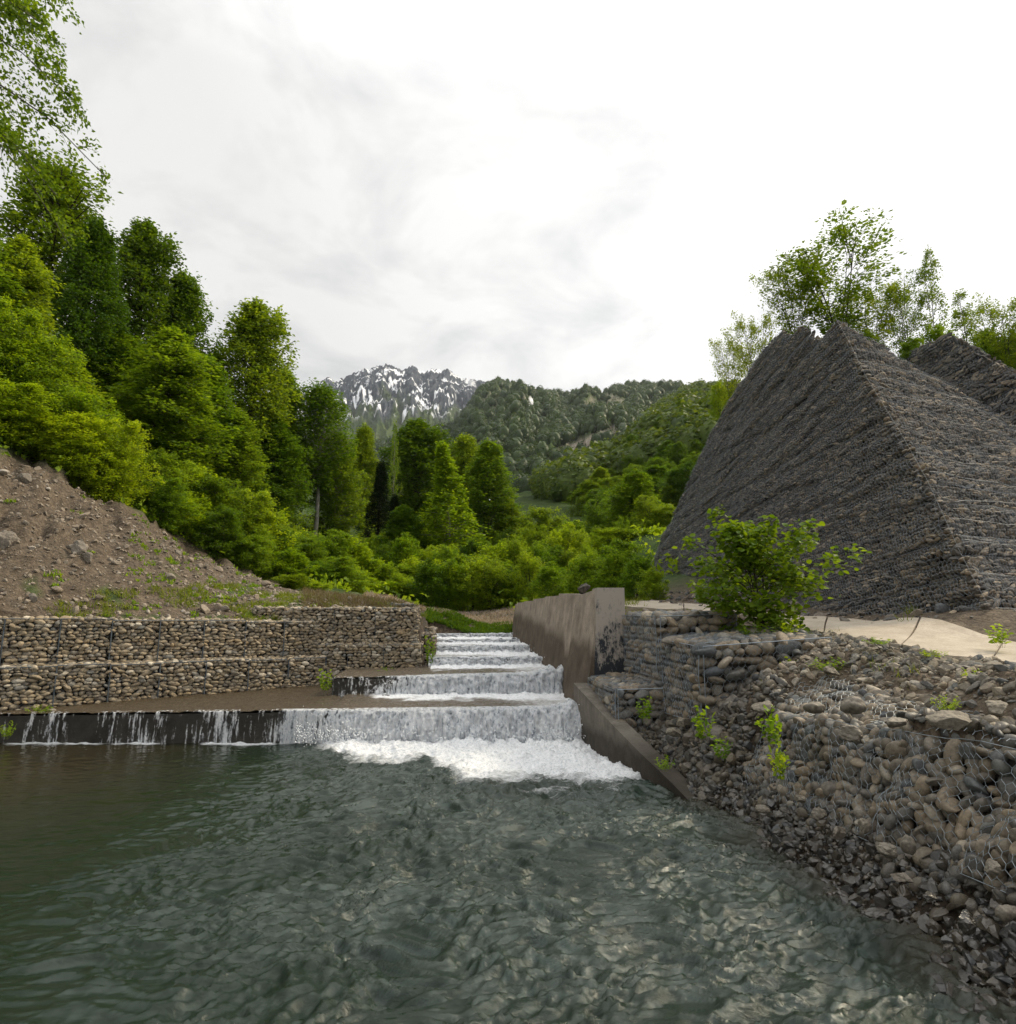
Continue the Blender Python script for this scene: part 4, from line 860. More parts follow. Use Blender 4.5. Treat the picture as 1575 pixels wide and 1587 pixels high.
# ============================================================ loose stones
def scatter(name, n, reg, smin, smax, mt, label, seed, var=ANG, power=2.5, cat='stones', cond=None, bury=.25, flat=.6):
    r = np.random.default_rng(seed); x = r.uniform(reg[0], reg[1], n); y = r.uniform(reg[2], reg[3], n); z = H(x, y)
    qx, qy, dp = to_px(np.stack([x, y, z], 1)); ok = (dp > .5) & (qx > -60) & (qx < 1640) & (qy < 1700)
    if cond is not None: ok &= cond(x, y, z, qx, qy)
    x, y, z = x[ok], y[ok], z[ok]; m = len(x); s = smin*(smax/smin)**(r.random(m)**power)
    Sz = np.stack([s, s*r.uniform(.6, 1, m), s*r.uniform(.35, flat+.15, m)], 1)
    V, Fq = stones(np.stack([x, y, z+Sz[:, 2]*(1-2*bury)], 1), Sz, np.einsum('mij->mij', np.tile(np.eye(3), (m, 1, 1))), var, r, .5)
    o = mesh(name, V, Fq, M[mt], False); tag(o, label, cat, kind='stuff'); return o
def slab_side(x, y):                                              # >0 on the water side of the path
    e = np.array(sn)[:, :2]; return x-np.interp(y, e[::1, 1][np.argsort(e[:, 1])], e[np.argsort(e[:, 1]), 0])
scatter('rubble', 26000, (4.6, 12, 3.2, 12.5), .016, .085, 'debris', 'broken stones covering the bank below the concrete path', 61, ANG, 2.2, cond=lambda x, y, z, a, b: (slab_side(x, y) < .05) & ~((y > 10.0) & (x < 6)))
scatter('gravel', 14000, (3.2, 4.75, 2.8, 13.5), .015, .085, 'wet', 'dark wet stones along the waterline', 62, ANG, 1.8, cond=lambda x, y, z, a, b: (z < .5) & (z > -.12))
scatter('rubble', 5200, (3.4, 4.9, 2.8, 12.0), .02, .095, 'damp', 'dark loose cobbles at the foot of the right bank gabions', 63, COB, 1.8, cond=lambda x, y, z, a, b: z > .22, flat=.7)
scatter('scree', 30000, (-26, -3, 15.5, 32), .012, .085, 'scree_stone', 'small stones lying over the brown eroded slope', 64, ANG, 2.6, cond=lambda x, y, z, a, b: (b > np.interp(a, [-60, 0, 70, 150, 220, 300, 380, 440, 560], [700, 716, 732, 770, 806, 855, 890, 915, 925])) & (y > wallA_y(x)+1.2))
scatter('scree', 4200, (-26, -3, 15.5, 32), .03, .17, 'scree_stone', 'larger stones lodged in the brown eroded slope', 67, ANG2, 3.2, cond=lambda x, y, z, a, b: (b > np.interp(a, [-60, 0, 70, 150, 220, 300, 380, 440, 560], [700, 716, 732, 770, 806, 855, 890, 915, 925])) & (y > wallA_y(x)+1.2) & (fbm(x*.6, y*.6, 3, 99) > .0))
scatter('rubble', 2500, (5, 22, 10.5, 28), .03, .14, 'flake', 'fallen stones along the foot of the netted rock wall', 65, ANG, 2, cond=lambda x, y, z, a, b: (slab_side(x, y) > 1.2) & (a > 990))
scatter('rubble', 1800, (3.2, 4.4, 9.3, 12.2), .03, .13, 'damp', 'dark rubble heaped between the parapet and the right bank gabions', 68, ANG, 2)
scatter('gravel', 1500, (-10, -2.7, 15, 19.6), .02, .07, 'wet', 'small wet stones on the shallow ledge below the left wall', 66, COB1, 2.2, cond=lambda x, y, z, a, b: (y > wallA_y(x)-.45) & (y < wallA_y(x)+.05), bury=-1.2)
def rock(px, py, D, wpx, label, mt='debris', hf=.62, kind='boulder', seed=0, var=None, group=None, z=None, dz=0, rot=None):
    r = np.random.default_rng(seed+int(px)*7+int(py)); p = atY(px, py, D); s = wpx*.68/1000*D/2
    zb = float(H(p[0], p[1])) if z is None else z
    L, Fc = var or ANG3; V = L[r.integers(0, len(L))].copy(); V = V@rnd_rot(1, r, 9)[0]
    V = V*[s, s*r.uniform(.65, .95), s*hf]; V *= (1+.16*fbm(V[:, 0]/s*1.6+V[:, 2]/s, V[:, 1]/s*1.6+V[:, 2]/s*1.3, 4, seed))[:, None]
    a = r.uniform(-.5, .5) if rot is None else rot; c, n_ = math.cos(a), math.sin(a); V = V@np.array([[c, n_, 0], [-n_, c, 0], [0, 0, 1]])
    o = mesh(kind, V, Fc, M[mt], var is not None and var is not ANG3); 
    o.location = (float(p[0]), float(p[1]), float(p[2] if z is None and dz is None else zb+s*hf*.55+dz)); o.rotation_euler = (r.uniform(-.2, .2), r.uniform(-.2, .2), 0)
    tag(o, label, 'rock', group); return o
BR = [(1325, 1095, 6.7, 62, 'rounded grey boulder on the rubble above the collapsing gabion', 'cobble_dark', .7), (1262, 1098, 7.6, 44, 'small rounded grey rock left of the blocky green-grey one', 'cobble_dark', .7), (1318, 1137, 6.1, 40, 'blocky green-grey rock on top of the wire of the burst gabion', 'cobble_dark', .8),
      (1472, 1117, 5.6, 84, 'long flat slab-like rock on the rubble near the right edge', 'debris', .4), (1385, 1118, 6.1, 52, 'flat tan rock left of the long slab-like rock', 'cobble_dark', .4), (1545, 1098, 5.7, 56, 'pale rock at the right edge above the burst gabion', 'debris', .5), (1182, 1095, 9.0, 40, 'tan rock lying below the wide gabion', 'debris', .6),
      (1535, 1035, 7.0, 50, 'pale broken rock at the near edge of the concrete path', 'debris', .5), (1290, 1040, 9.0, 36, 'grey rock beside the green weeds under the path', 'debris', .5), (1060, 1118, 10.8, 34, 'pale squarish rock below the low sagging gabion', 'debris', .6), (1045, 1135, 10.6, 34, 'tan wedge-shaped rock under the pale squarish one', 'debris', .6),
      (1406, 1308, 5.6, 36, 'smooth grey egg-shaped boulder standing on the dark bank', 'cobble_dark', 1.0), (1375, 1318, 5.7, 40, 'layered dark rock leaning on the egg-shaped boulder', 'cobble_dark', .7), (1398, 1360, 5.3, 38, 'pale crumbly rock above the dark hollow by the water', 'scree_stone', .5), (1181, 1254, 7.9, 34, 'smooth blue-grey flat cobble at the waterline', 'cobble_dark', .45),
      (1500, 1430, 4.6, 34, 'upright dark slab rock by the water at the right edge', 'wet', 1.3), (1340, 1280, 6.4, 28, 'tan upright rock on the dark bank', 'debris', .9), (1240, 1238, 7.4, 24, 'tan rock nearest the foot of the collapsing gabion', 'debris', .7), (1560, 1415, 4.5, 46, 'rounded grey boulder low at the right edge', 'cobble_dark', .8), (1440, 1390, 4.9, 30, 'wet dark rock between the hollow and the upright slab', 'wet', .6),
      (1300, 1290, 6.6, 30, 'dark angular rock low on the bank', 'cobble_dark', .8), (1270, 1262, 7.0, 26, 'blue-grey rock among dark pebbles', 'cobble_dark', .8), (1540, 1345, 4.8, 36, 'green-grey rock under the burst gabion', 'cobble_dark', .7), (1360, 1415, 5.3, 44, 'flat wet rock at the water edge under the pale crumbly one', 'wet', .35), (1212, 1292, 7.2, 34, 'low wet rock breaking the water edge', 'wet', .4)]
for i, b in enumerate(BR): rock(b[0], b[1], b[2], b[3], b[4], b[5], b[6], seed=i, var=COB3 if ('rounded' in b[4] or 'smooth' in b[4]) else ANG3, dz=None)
for i, b in enumerate([(35, 752, 21.2, 32, 'tan boulder sticking out near the top of the scree, left edge', 'scree_stone', .8), (8, 862, 18.4, 38, 'grey-brown outcrop rock at the left edge of the scree', 'scree_stone', 1.1), (120, 880, 19.4, 26, 'jagged outcrop rock in the middle of the scree', 'scree_stone', 1.2), (133, 893, 19.3, 22, 'lower jagged rock beside the outcrop in the scree', 'scree_stone', 1.0), (108, 872, 19.6, 18, 'upper jagged rock beside the outcrop in the scree', 'scree_stone', 1.0),
      (345, 941, 20.2, 26, 'pale flat boulder on the left wall top among weeds', 'scree_stone', .45), (364, 938, 20.8, 20, 'grey boulder just behind the pale flat one on the wall top', 'debris', .5), (520, 943, 21, 30, 'bright flat slab on top of the far left gabions', 'scree_stone', .2)]):
    rock(b[0], b[1], b[2], b[3], b[4], b[5], b[6], seed=50+i)
for i, (a, b, c) in enumerate([(600, 1075, 17), (612, 1078, 12), (585, 1080, 12), (570, 1080, 16), (605, 1071, 10), (548, 1084, 14), (560, 1076, 10), (532, 1086, 12)]):
    rock(a, b, 16.6, c*1.2, 'black wet stone in the cluster on the left of the second tread', 'wet', .5, 'stone', 90+i, group='black wet stones on the tread', z=.66)
for i, (a, b, c, D) in enumerate([(81, 1107, 20, 15.7), (150, 1103, 9, 16.3), (212, 1103, 9, 16.6), (262, 1099, 12, 16.9), (360, 1096, 14, 17.4), (478, 1090, 14, 18)]):
    rock(a, b, D, c, ['flat wet stone on the ledge, leftmost', 'small round stone on the ledge, second from left', 'small round stone on the ledge, third from left', 'grey stone on the ledge under the middle of the left wall', 'pale flat stone on the ledge right of the grey one', 'pale stone on the ledge near the leafy clump'][i], 'debris', .5, 'stone', 110+i, z=.53)

# ============================================================ vegetation
def leaves(P, D, Nn, L, W, shape='diamond'):
    """P base, D long axis, Nn rough normal, L length, W width -> V,F"""
    D = D/np.maximum(np.linalg.norm(D, axis=1, keepdims=True), 1e-9); Sd = np.cross(D, Nn); Sd /= np.maximum(np.linalg.norm(Sd, axis=1, keepdims=True), 1e-9); U = np.cross(Sd, D)
    if shape == 'diamond': T = [(0, 0, 0), (.5, .42, .10), (0, 1, -.12), (-.5, .42, .10)]; Fc = [[0, 1, 2, 3]]
    elif shape == 'spray': T = [(0, 0, 0), (.5, .30, .08), (.2, .55, 0), (.42, .80, .04), (0, 1, -.15), (-.38, .75, .04), (-.2, .5, 0), (-.5, .35, .08)]; Fc = [[0, 1, 2, 6], [0, 6, 7, 7], [2, 3, 4, 6], [4, 5, 6, 6]]
    elif shape == 'blade': T = [(-.5, 0, 0), (.5, 0, 0), (.3, .6, .12), (0, 1, .42), (-.3, .6, .12)]; Fc = [[0, 1, 2, 4], [2, 3, 4, 4]]
    else: T = [(0, 0, 0), (.34, .14, .03), (.5, .42, .07), (.4, .75, .03), (0, 1, -.08), (-.4, .75, .03), (-.5, .42, .07), (-.34, .14, .03)]; Fc = [[0, 1, 2, 4], [2, 3, 4, 4], [0, 4, 6, 7], [4, 5, 6, 6]]
    T = np.array(T); m = len(P); k = len(T); L = np.broadcast_to(L, (m,))[:, None, None]; W = np.broadcast_to(W, (m,))[:, None, None]
    V = P[:, None]+Sd[:, None]*T[None, :, 0:1]*W+D[:, None]*T[None, :, 1:2]*L+U[:, None]*T[None, :, 2:3]*L
    quads = np.array([f for f in Fc if f[2] != f[3]]); tris = np.array([f[:3] for f in Fc if f[2] == f[3]])
    off = (np.arange(m)*k)[:, None, None]; out = []
    if len(quads): out.append((quads[None]+off).reshape(-1, 4))
    if len(tris): out.append((tris[None]+off).reshape(-1, 3))
    return V.reshape(-1, 3), out
def tree_mesh(seed, Ht=16, R=3.4, cb=.12, nb=85, nt_=12, nl=24, leaf=.34, lw=.62, prof='beech', droop=.35, el=(.15, .9), tr=.2, lean=.03, shape='diamond', stems=1, sag=.25, flat=.5, bark_r=1.0, keep=1.0, zj=1.0, dz=-.15, twl=.5, spk=.13, vs=1.8):
    r = np.random.default_rng(seed); tr_mb = MB()
    PR = {'beech': lambda t: np.clip(np.interp(t, [0, .12, .35, .6, .82, .95, 1], [.62, .9, 1, .86, .58, .3, .08]), 0, 1), 'cone': lambda t: np.interp(t, [0, .1, .5, 1], [.8, 1, .55, .03]),
          'round': lambda t: np.interp(t, [0, .2, .5, .8, 1], [.6, .95, 1, .75, .2]), 'vase': lambda t: np.interp(t, [0, .3, .7, .9, 1], [.3, .65, 1, .8, .35]), 'top': lambda t: np.interp(t, [0, .25, .6, .85, 1], [.35, .8, 1, .7, .15])}[prof]
    # stems
    st = []
    for s in range(stems):
        a = r.uniform(0, 6.28); le = lean*Ht if stems == 1 else R*.45*r.uniform(.4, 1.1); hh = Ht*(1 if s == 0 else r.uniform(.7, .97)); t = np.linspace(0, 1, 9)
        x = math.cos(a)*le*t**1.3+np.cumsum(r.normal(size=9))*.004*Ht; y = math.sin(a)*le*t**1.3+np.cumsum(r.normal(size=9))*.004*Ht
        x -= x[0]; y -= y[0]; P = np.stack([x, y, t*hh*.97-.0*Ht], 1); P[0, 2] -= .5 if Ht > 6 else .15
        tube(tr_mb, P, tr*(1-t*.93)*(1 if s == 0 else .75)*bark_r+.004, 7); st.append((P, hh))
    nb_ = nb; i = np.arange(nb_); s_id = i % stems; t = cb+(1-cb)*((i+r.random(nb_)*.9)/nb_); az = i*2.39996+r.normal(size=nb_)*.35
    root = np.array([[np.interp(t[k], np.linspace(0, 1, 9), st[s_id[k]][0][:, c]) for c in range(3)] for k in range(nb_)])
    tt = (t-cb)/(1-cb); lob = 1+.22*np.sin(az*2+seed)+.16*np.sin(az*3+tt*7+seed*2)
    L = R*PR(tt)*lob*r.uniform(.72, 1.12, nb_); e = el[0]+(el[1]-el[0])*tt+r.normal(size=nb_)*.12
    hd = np.stack([np.cos(az), np.sin(az), 0*az], 1)
    def bp(s, k=slice(None)):                                     # point on branch
        Lk = L[k][..., None] if np.ndim(s) > 1 else L[k]; ek = e[k][..., None] if np.ndim(s) > 1 else e[k]
        h_ = Lk*s*np.cos(ek); z = Lk*s*np.sin(ek)-droop*Lk*s*s*.6
        return root[k][:, None]+hd[k][:, None]*h_[..., None]+np.stack([0*z, 0*z, z], -1)
    sb = np.linspace(0, 1, 5)[None].repeat(nb_, 0); BP = bp(sb)
    for q in range(4): tr_mb.add(*prisms(BP[:, q], BP[:, q+1], (tr*.30*bark_r*(L/R)**.7)*(1-q*.22)+.003, 4, .78))
    s = np.sort(r.uniform(.16, 1, (nb_, nt_)), 1); O = bp(s); side = np.where(np.arange(nt_) % 2, 1, -1)[None]*np.ones((nb_, 1))
    perp = np.stack([-hd[:, 1], hd[:, 0], 0*az], 1); ang = side*r.uniform(.5, 1.15, (nb_, nt_))
    td = hd[:, None]*np.cos(ang)[..., None]+perp[:, None]*np.sin(ang)[..., None]; td[..., 2] += r.normal(size=(nb_, nt_))*.18+np.sin(e)[:, None]*.45*(1-s)
    tl = (L[:, None]*twl*(1.15-s)+.05*R)*r.uniform(.6, 1.2, (nb_, nt_))
    TE = O+td*tl[..., None]; TE[..., 2] -= sag*tl*.5
    A = O.reshape(-1, 3); B_ = TE.reshape(-1, 3); tr_mb.add(*prisms(A, B_, tr*.055*bark_r+.002, 3, .4))
    u = r.random((nb_, nt_, nl))**.75; P = O[:, :, None]+td[:, :, None]*(tl[..., None]*u)[..., None]; P[..., 2] -= sag*tl[..., None]*u*u*.5
    sp = spk*tl[..., None, None]+leaf*.35; P = P+r.normal(size=P.shape)*sp*np.array([1, 1, zj])
    sgn = r.choice([-1, 1], P.shape[:3]); pd = np.cross(td, [0, 0, 1.]); D = td[:, :, None]*.8+pd[:, :, None]*(sgn*r.uniform(.3, 1.1, sgn.shape))[..., None]; D = D+r.normal(size=D.shape)*.3; D[..., 2] += dz
    Nn = np.array([0, 0, 1.])+r.normal(size=P.shape)*flat; P[..., 2] += r.normal(size=(nb_, nt_, 1))*Ht/nb_*vs*1.6+r.normal(size=P.shape[:3])*Ht/nb_*vs; P = P.reshape(-1, 3); D = D.reshape(-1, 3); Nn = Nn.reshape(-1, 3)
    if keep < 1: k = r.random(len(P)) < keep; P, D, Nn = P[k], D[k], Nn[k]
    ll = leaf*r.uniform(.6, 1.25, len(P)); lv = MB(); V, Fl = leaves(P, D, Nn, ll, ll*lw, shape)
    for f in Fl: lv.f.setdefault(f.shape[1], []).append(f)
    lv.v.append(V); return tr_mb.out(), lv.out()
PROTO = {}
def proto(key, **k): PROTO[key] = (k, None)
def get_proto(key, leafmat, barkmat):
    kk = (key, leafmat, barkmat)
    if kk in PROTO: return PROTO[kk]
    if ('raw', key) not in PROTO: PROTO[('raw', key)] = tree_mesh(**PROTO[key][0])
    (tv, tf), (lv, lf) = PROTO[('raw', key)]
    a = mesh('trunk', tv, tf, M[barkmat], True); b = mesh('crown', lv, lf, M[leafmat], False); ma, mb_ = a.data, b.data
    bpy.data.objects.remove(a); bpy.data.objects.remove(b)
    k = PROTO[key][0]; PROTO[kk] = (ma, mb_, k['Ht'], k['R'], float(np.percentile(lv[:, 2], 99.7)), float(np.percentile(np.hypot(lv[:, 0], lv[:, 1]), 93))); return PROTO[kk]
proto('beechA', seed=1, Ht=18, R=4.0, cb=.08, nb=165, nt_=10, nl=22, leaf=.27, el=(.5, 1.25), flat=1.1, twl=.36)
proto('beechB', seed=2, Ht=18, R=4.0, cb=.16, nb=150, nt_=10, nl=23, leaf=.27, prof='top', el=(.6, 1.25), flat=1.1, twl=.36, keep=.8)
proto('beechC', seed=3, Ht=18, R=4.0, cb=.05, nb=165, nt_=10, nl=22, leaf=.27, droop=.55, el=(.45, 1.2), flat=1.1, twl=.36)
proto('beechOpen', seed=4, Ht=20, R=4.2, cb=.34, nb=110, nt_=10, nl=22, leaf=.27, prof='top', el=(.7, 1.25), keep=.62, flat=1.1, twl=.36)
proto('slender', seed=5, Ht=17, R=3.0, cb=.10, nb=110, nt_=9, nl=18, leaf=.26, prof='cone', el=(.5, 1.1), keep=.8, flat=1.1, twl=.34)
proto('spruce', seed=6, Ht=16, R=2.2, cb=.05, nb=130, nt_=10, nl=12, leaf=.30, lw=.3, prof='cone', droop=.5, el=(-.15, .3), sag=.3)
proto('edgeA', seed=7, Ht=8, R=3.4, cb=.04, nb=120, nt_=10, nl=24, twl=.38, leaf=.19, prof='round', droop=.6, el=(.4, 1.1), flat=.8, stems=2, tr=.10)
proto('edgeB', seed=8, Ht=8, R=3.4, cb=.02, nb=120, nt_=10, nl=24, twl=.38, leaf=.19, prof='beech', droop=.6, el=(.4, 1.1), flat=.8, stems=3, tr=.09)
proto('shrubA', vs=.9, seed=9, Ht=3.2, R=1.7, cb=.03, nb=52, nt_=9, nl=22, leaf=.13, prof='vase', stems=7, tr=.03, el=(.6, 1.2), droop=.25, flat=.8, dz=.35)
proto('shrubB', vs=.9, seed=10, Ht=3.2, R=1.7, cb=.02, nb=54, nt_=9, nl=22, leaf=.13, prof='round', stems=6, tr=.03, el=(.5, 1.2), droop=.3, flat=.8, dz=.35)
proto('shrubC', vs=.9, seed=13, Ht=3.2, R=1.7, cb=.02, nb=50, nt_=9, nl=24, leaf=.12, lw=.45, prof='beech', stems=8, tr=.025, el=(.7, 1.3), droop=.2, flat=.9, dz=.35)
proto('alder', vs=.35, seed=11, Ht=2.2, R=1.25, cb=.04, nb=50, nt_=9, nl=12, leaf=.105, lw=.78, prof='round', stems=5, tr=.018, el=(.35, 1.15), droop=.25, shape='round', flat=.7)
proto('sapling', vs=.35, seed=12, Ht=8, R=3.0, cb=.12, nb=64, nt_=10, nl=15, leaf=.18, twl=.4, lw=.6, prof='vase', stems=5, tr=.05, el=(.7, 1.25), droop=.15, flat=1.0, keep=.62, dz=.3)
proto('thin', vs=.35, seed=14, Ht=8, R=1.8, cb=.2, nb=34, nt_=9, nl=14, leaf=.18, prof='round', stems=2, tr=.05, el=(.6, 1.1), flat=1.0, keep=.6)
proto('big', seed=15, Ht=14, R=6, cb=.66, vs=.2, nb=80, nt_=26, nl=40, leaf=.13, bark_r=.4, twl=.3, spk=.05, lw=.62, prof='round', droop=.75, el=(.1, .8), tr=.22, sag=.7, flat=.8)
def plant(kind, key, lm, bm, x, y, z, h, rad, label, cat, group=None, rot=None, seed=0):
    a, b, H_, R_, zt, rr = get_proto(key, lm, bm); root = empty(kind, (x, y, z), label, cat, group)
    sx = rad/rr; sz = h/zt; root.scale = (sx, sx, sz); root.rotation_euler = (0, 0, rot if rot is not None else (x*3.7+y*1.3+seed) % 6.28)
    for nm, me in (('trunk' if kind in ('tree', 'beech_tree', 'spruce_tree', 'sapling') else 'stems', a), ('crown' if kind in ('tree', 'beech_tree', 'spruce_tree', 'sapling') else 'foliage', b)):
        o = bpy.data.objects.new(nm, me); COL.objects.link(o); o.parent = root
    return root
def tree_px(kind, key, lm, bm, px, ytop, D, rpx, label, cat='tree', group=None, ybase=None, rot=None):
    top = atY(px, ytop, D); x = top[0]; zg = float(H(x, D)) if ybase is None else float(atY(px, ybase, D)[2])
    return plant(kind, key, lm, bm, float(x), float(D), zg-.1, float(top[2]-zg+.1), rpx/1000*D, label, cat, group, rot)
BE = 'beech trees on the left slope'
T = [('beech_tree', 'beechOpen', 'leaf_dark', 'bark_dark', 108, 262, 40, 76, 'tall dark beech with open crown and bare lower trunk, highest on the left skyline'),
 ('beech_tree', 'beechA', 'leaf_dark', 'bark_dark', 158, 350, 38, 50, 'dense dark beech hugging the right side of the tallest open-crowned one'),
 ('beech_tree', 'beechB', 'leaf_dark', 'bark_dark', 232, 346, 46, 50, 'dark beech forming the second peak of the left skyline'),
 ('beech_tree', 'beechA', 'leaf', 'bark_dark', 296, 428, 48, 46, 'beech forming the third step down of the left skyline'),
 ('beech_tree', 'beechC', 'leaf', 'bark', 262, 515, 35, 80, 'broad mid green beech in the middle of the left wood, before the dark ones'),
 ('beech_tree', 'beechA', 'leaf', 'bark', 322, 560, 39, 62, 'rounded mid green beech just left of the one with the domed skyline top'),
 ('beech_tree', 'beechB', 'leaf', 'bark_dark', 400, 468, 50, 52, 'beech with a domed top standing free above the left skyline'),
 ('beech_tree', 'beechC', 'leaf', 'bark', 372, 640, 40, 50, 'low beech under the dome-topped one, above the slope shrubs'),
 ('beech_tree', 'beechA', 'leaf', 'bark', 444, 572, 56, 46, 'beech directly right of the dome-topped one'),
 ('beech_tree', 'beechOpen', 'leaf', 'bark_pale', 500, 600, 56, 44, 'beech with a pale bare trunk right of centre of the left wood'),
 ('beech_tree', 'beechC', 'leaf', 'bark', 425, 650, 50, 46, 'lower beech filling the gap beneath the right end of the left skyline'),
 ('beech_tree', 'beechA', 'leaf', 'bark_pale', 527, 672, 58, 36, 'bright small beech at the right end of the left wood'),
 ('beech_tree', 'beechC', 'leaf', 'bark', 565, 662, 70, 30, 'round-topped beech between the left wood and the dark spruce'),
 ('beech_tree', 'beechC', 'leaf', 'bark', 30, 372, 30, 62, 'mid green beech at the left edge under the overhanging branches'),
 ('beech_tree', 'beechA', 'leaf', 'bark', -45, 330, 28, 85, 'large beech half cut off by the left edge'),
 ('beech_tree', 'beechC', 'leaf', 'bark', 95, 560, 31, 75, 'low beech before the bare trunk of the tallest one'),
 ('beech_tree', 'beechC', 'leaf_dark', 'bark_dark', 195, 520, 39, 60, 'shaded beech between the tallest tree and the broad mid green one'),
 ('beech_tree', 'thin', 'leaf', 'bark_pale', 614, 654, 64, 11, 'half-dead thin tree with a bare pale trunk above the spruces'),
 ('spruce_tree', 'spruce', 'needle', 'bark_dark', 594, 716, 62, 26, 'narrow dark spruce left of the central clump'),
 ('spruce_tree', 'spruce', 'needle', 'bark_dark', 612, 768, 60, 24, 'shorter dark spruce beside the narrow one'),
 ('beech_tree', 'beechB', 'leaf_dark', 'bark_dark', 652, 652, 74, 46, 'tall dark beech on the left of the central clump'),
 ('beech_tree', 'beechB', 'leaf', 'bark_dark', 722, 678, 84, 32, 'beech top showing between the tall dark one and the broad right one'),
 ('beech_tree', 'beechA', 'leaf', 'bark', 755, 690, 72, 48, 'broad tall beech on the right of the central clump'),
 ('beech_tree', 'slender', 'leaf_bright', 'bark_pale', 703, 688, 56, 46, 'slender bright green tree in front of the central clump, trunk visible'),
 ('beech_tree', 'beechC', 'leaf', 'bark_dark', 626, 785, 56, 32, 'low beech at the foot of the spruces'),
 ('beech_tree', 'beechC', 'leaf_dark', 'bark_dark', 676, 770, 70, 34, 'dark low beech behind the slender bright tree'),
 ('beech_tree', 'beechC', 'leaf', 'bark_dark', 788, 775, 70, 26, 'low beech on the right foot of the central clump'),
 ('tree', 'edgeA', 'leaf', 'bark', 853, 790, 60, 42, 'rounded yellow-green tree at the mouth of the valley'),
 ('tree', 'beechC', 'leaf', 'bark', 985, 733, 62, 48, 'tall mid green tree just left of the big rock wall'),
 ('tree', 'edgeB', 'leaf', 'bark', 940, 775, 74, 34, 'round tree behind and left of the tall one by the rock wall'),
 ('tree', 'edgeA', 'leaf_dark', 'bark', 912, 762, 120, 28, 'dark tree farther up the valley on its right side'),
 ('tree', 'edgeB', 'leaf', 'bark', 1020, 770, 55, 40, 'tree touching the left edge of the big rock wall'),
 ('tree', 'edgeA', 'leaf_dark', 'bark', 1052, 720, 90, 30, 'dark round tree on the hillside beside the left edge of the rock wall'),
 ('tree', 'edgeA', 'leaf', 'bark', 810, 800, 110, 26, 'small tree left of the valley meadow')]
for i, a in enumerate(T): tree_px(*a[:4], a[4], a[5], a[6], a[7], a[8])
r = np.random.default_rng(301); HT = []
cand = sample_hill(RH, 9000, 302, lambda L: (L(RH[3]) < .4) & (L(RH[5]) > 915) & (L(RH[5]) < 1135) & ~((L(RH[5]) < 935) & (L(RH[6]) > 775+(L(RH[5])-850)*.35)))
cand = cand[np.hypot(cand[:, 0], cand[:, 1]) < 185]; cand[:, 2] = np.maximum(cand[:, 2], H(cand[:, 0], cand[:, 1]))
for q in cand:
    if len(HT) < 150 and all((q[0]-p[0])**2+(q[1]-p[1])**2 > 5.2**2 for p in HT): HT.append(q)
for i, q in enumerate(HT): plant('tree', ('beechC', 'edgeA', 'beechA', 'edgeB')[i % 4], ('leaf_dark', 'leaf')[i % 3 == 0], 'bark_dark', float(q[0]), float(q[1]), float(q[2])-.3, r.uniform(5.5, 8.5), r.uniform(2.6, 3.9), 'round-crowned tree massed with its like on the lower right hillside beyond the rock wall', 'tree', 'trees on the lower right hillside')
# overhanging near beech, top-left corner; its trunk stands outside the frame
o = plant('beech_tree', 'big', 'leaf', 'bark', -13.2, 13.0, 2.2, 17.5, 3.8, 'near beech whose drooping branches hang into the top left corner', 'tree', rot=.6)
# bright shrubs and young trees along the scree edge
ED = [(-70, 470, 24, 70, 'edgeA'), (-5, 470, 25, 66, 'edgeB'), (45, 520, 25.5, 62, 'edgeA'), (95, 575, 26, 62, 'edgeB'), (150, 620, 25.5, 55, 'edgeA'), (180, 655, 24.8, 45, 'edgeB'), (20, 600, 23.5, 60, 'edgeB'), (85, 640, 24.2, 60, 'edgeA'), (130, 668, 24.2, 50, 'edgeB'), (-40, 600, 22.5, 60, 'edgeA')]
EL = ['bright shrubby beech cut by the left edge, high above the scree', 'bright young beech at the left edge with its top above the scree', 'bright young beech third along the scree edge from the left', 'bright young beech midway along the scree edge', 'yellow-green young beech leaning over the scree, tall one near the outermost tip', 'outermost yellow-green bush tip reaching over the scree', 'low bright bush right at the left edge of the scree top', 'low spreading bush beneath the midway young beech', 'low bright bush under the leaning yellow-green beech', 'low bush half outside the left edge above the scree']
for (px, yt, D, rp, key), lb in zip(ED, EL): tree_px('young_beech' if yt < 590 else 'shrub', key, 'leaf_bright', 'bark', px, yt, D, rp, lb, 'shrub' if yt >= 590 else 'tree', 'bright bushes along the scree edge')
HE = [(235, 705, 28, 48), (275, 715, 29, 48), (315, 728, 30, 46), (348, 745, 30, 46), (380, 762, 30.5, 44), (405, 785, 31, 42), (432, 815, 32, 38), (250, 742, 26.5, 38), (300, 765, 28, 40), (350, 790, 28.6, 40), (395, 820, 29.2, 38), (445, 852, 30, 34), (470, 830, 36, 42), (505, 822, 40, 40), (540, 835, 42, 38), (478, 868, 32, 34), (520, 865, 34, 36), (555, 880, 36, 32), (450, 890, 27, 22), (485, 900, 28, 24)]
for i, (px, yt, D, rp) in enumerate(HE):
    lb = '%s hedge-like shrub counting rightward along the green belt below the left wood' % (ORD[i] if i < 14 else ['fifteenth', 'sixteenth', 'seventeenth', 'eighteenth', 'nineteenth', 'twentieth'][i-14])
    tree_px('shrub', ('edgeA', 'edgeB', 'shrubB')[i % 3] if i < 18 else 'shrubA', ('leaf', 'leaf_bright', 'leaf_shrub')[(i*2) % 3], 'bark', px, yt, D, rp, lb, 'shrub', 'shrubs below the left wood')
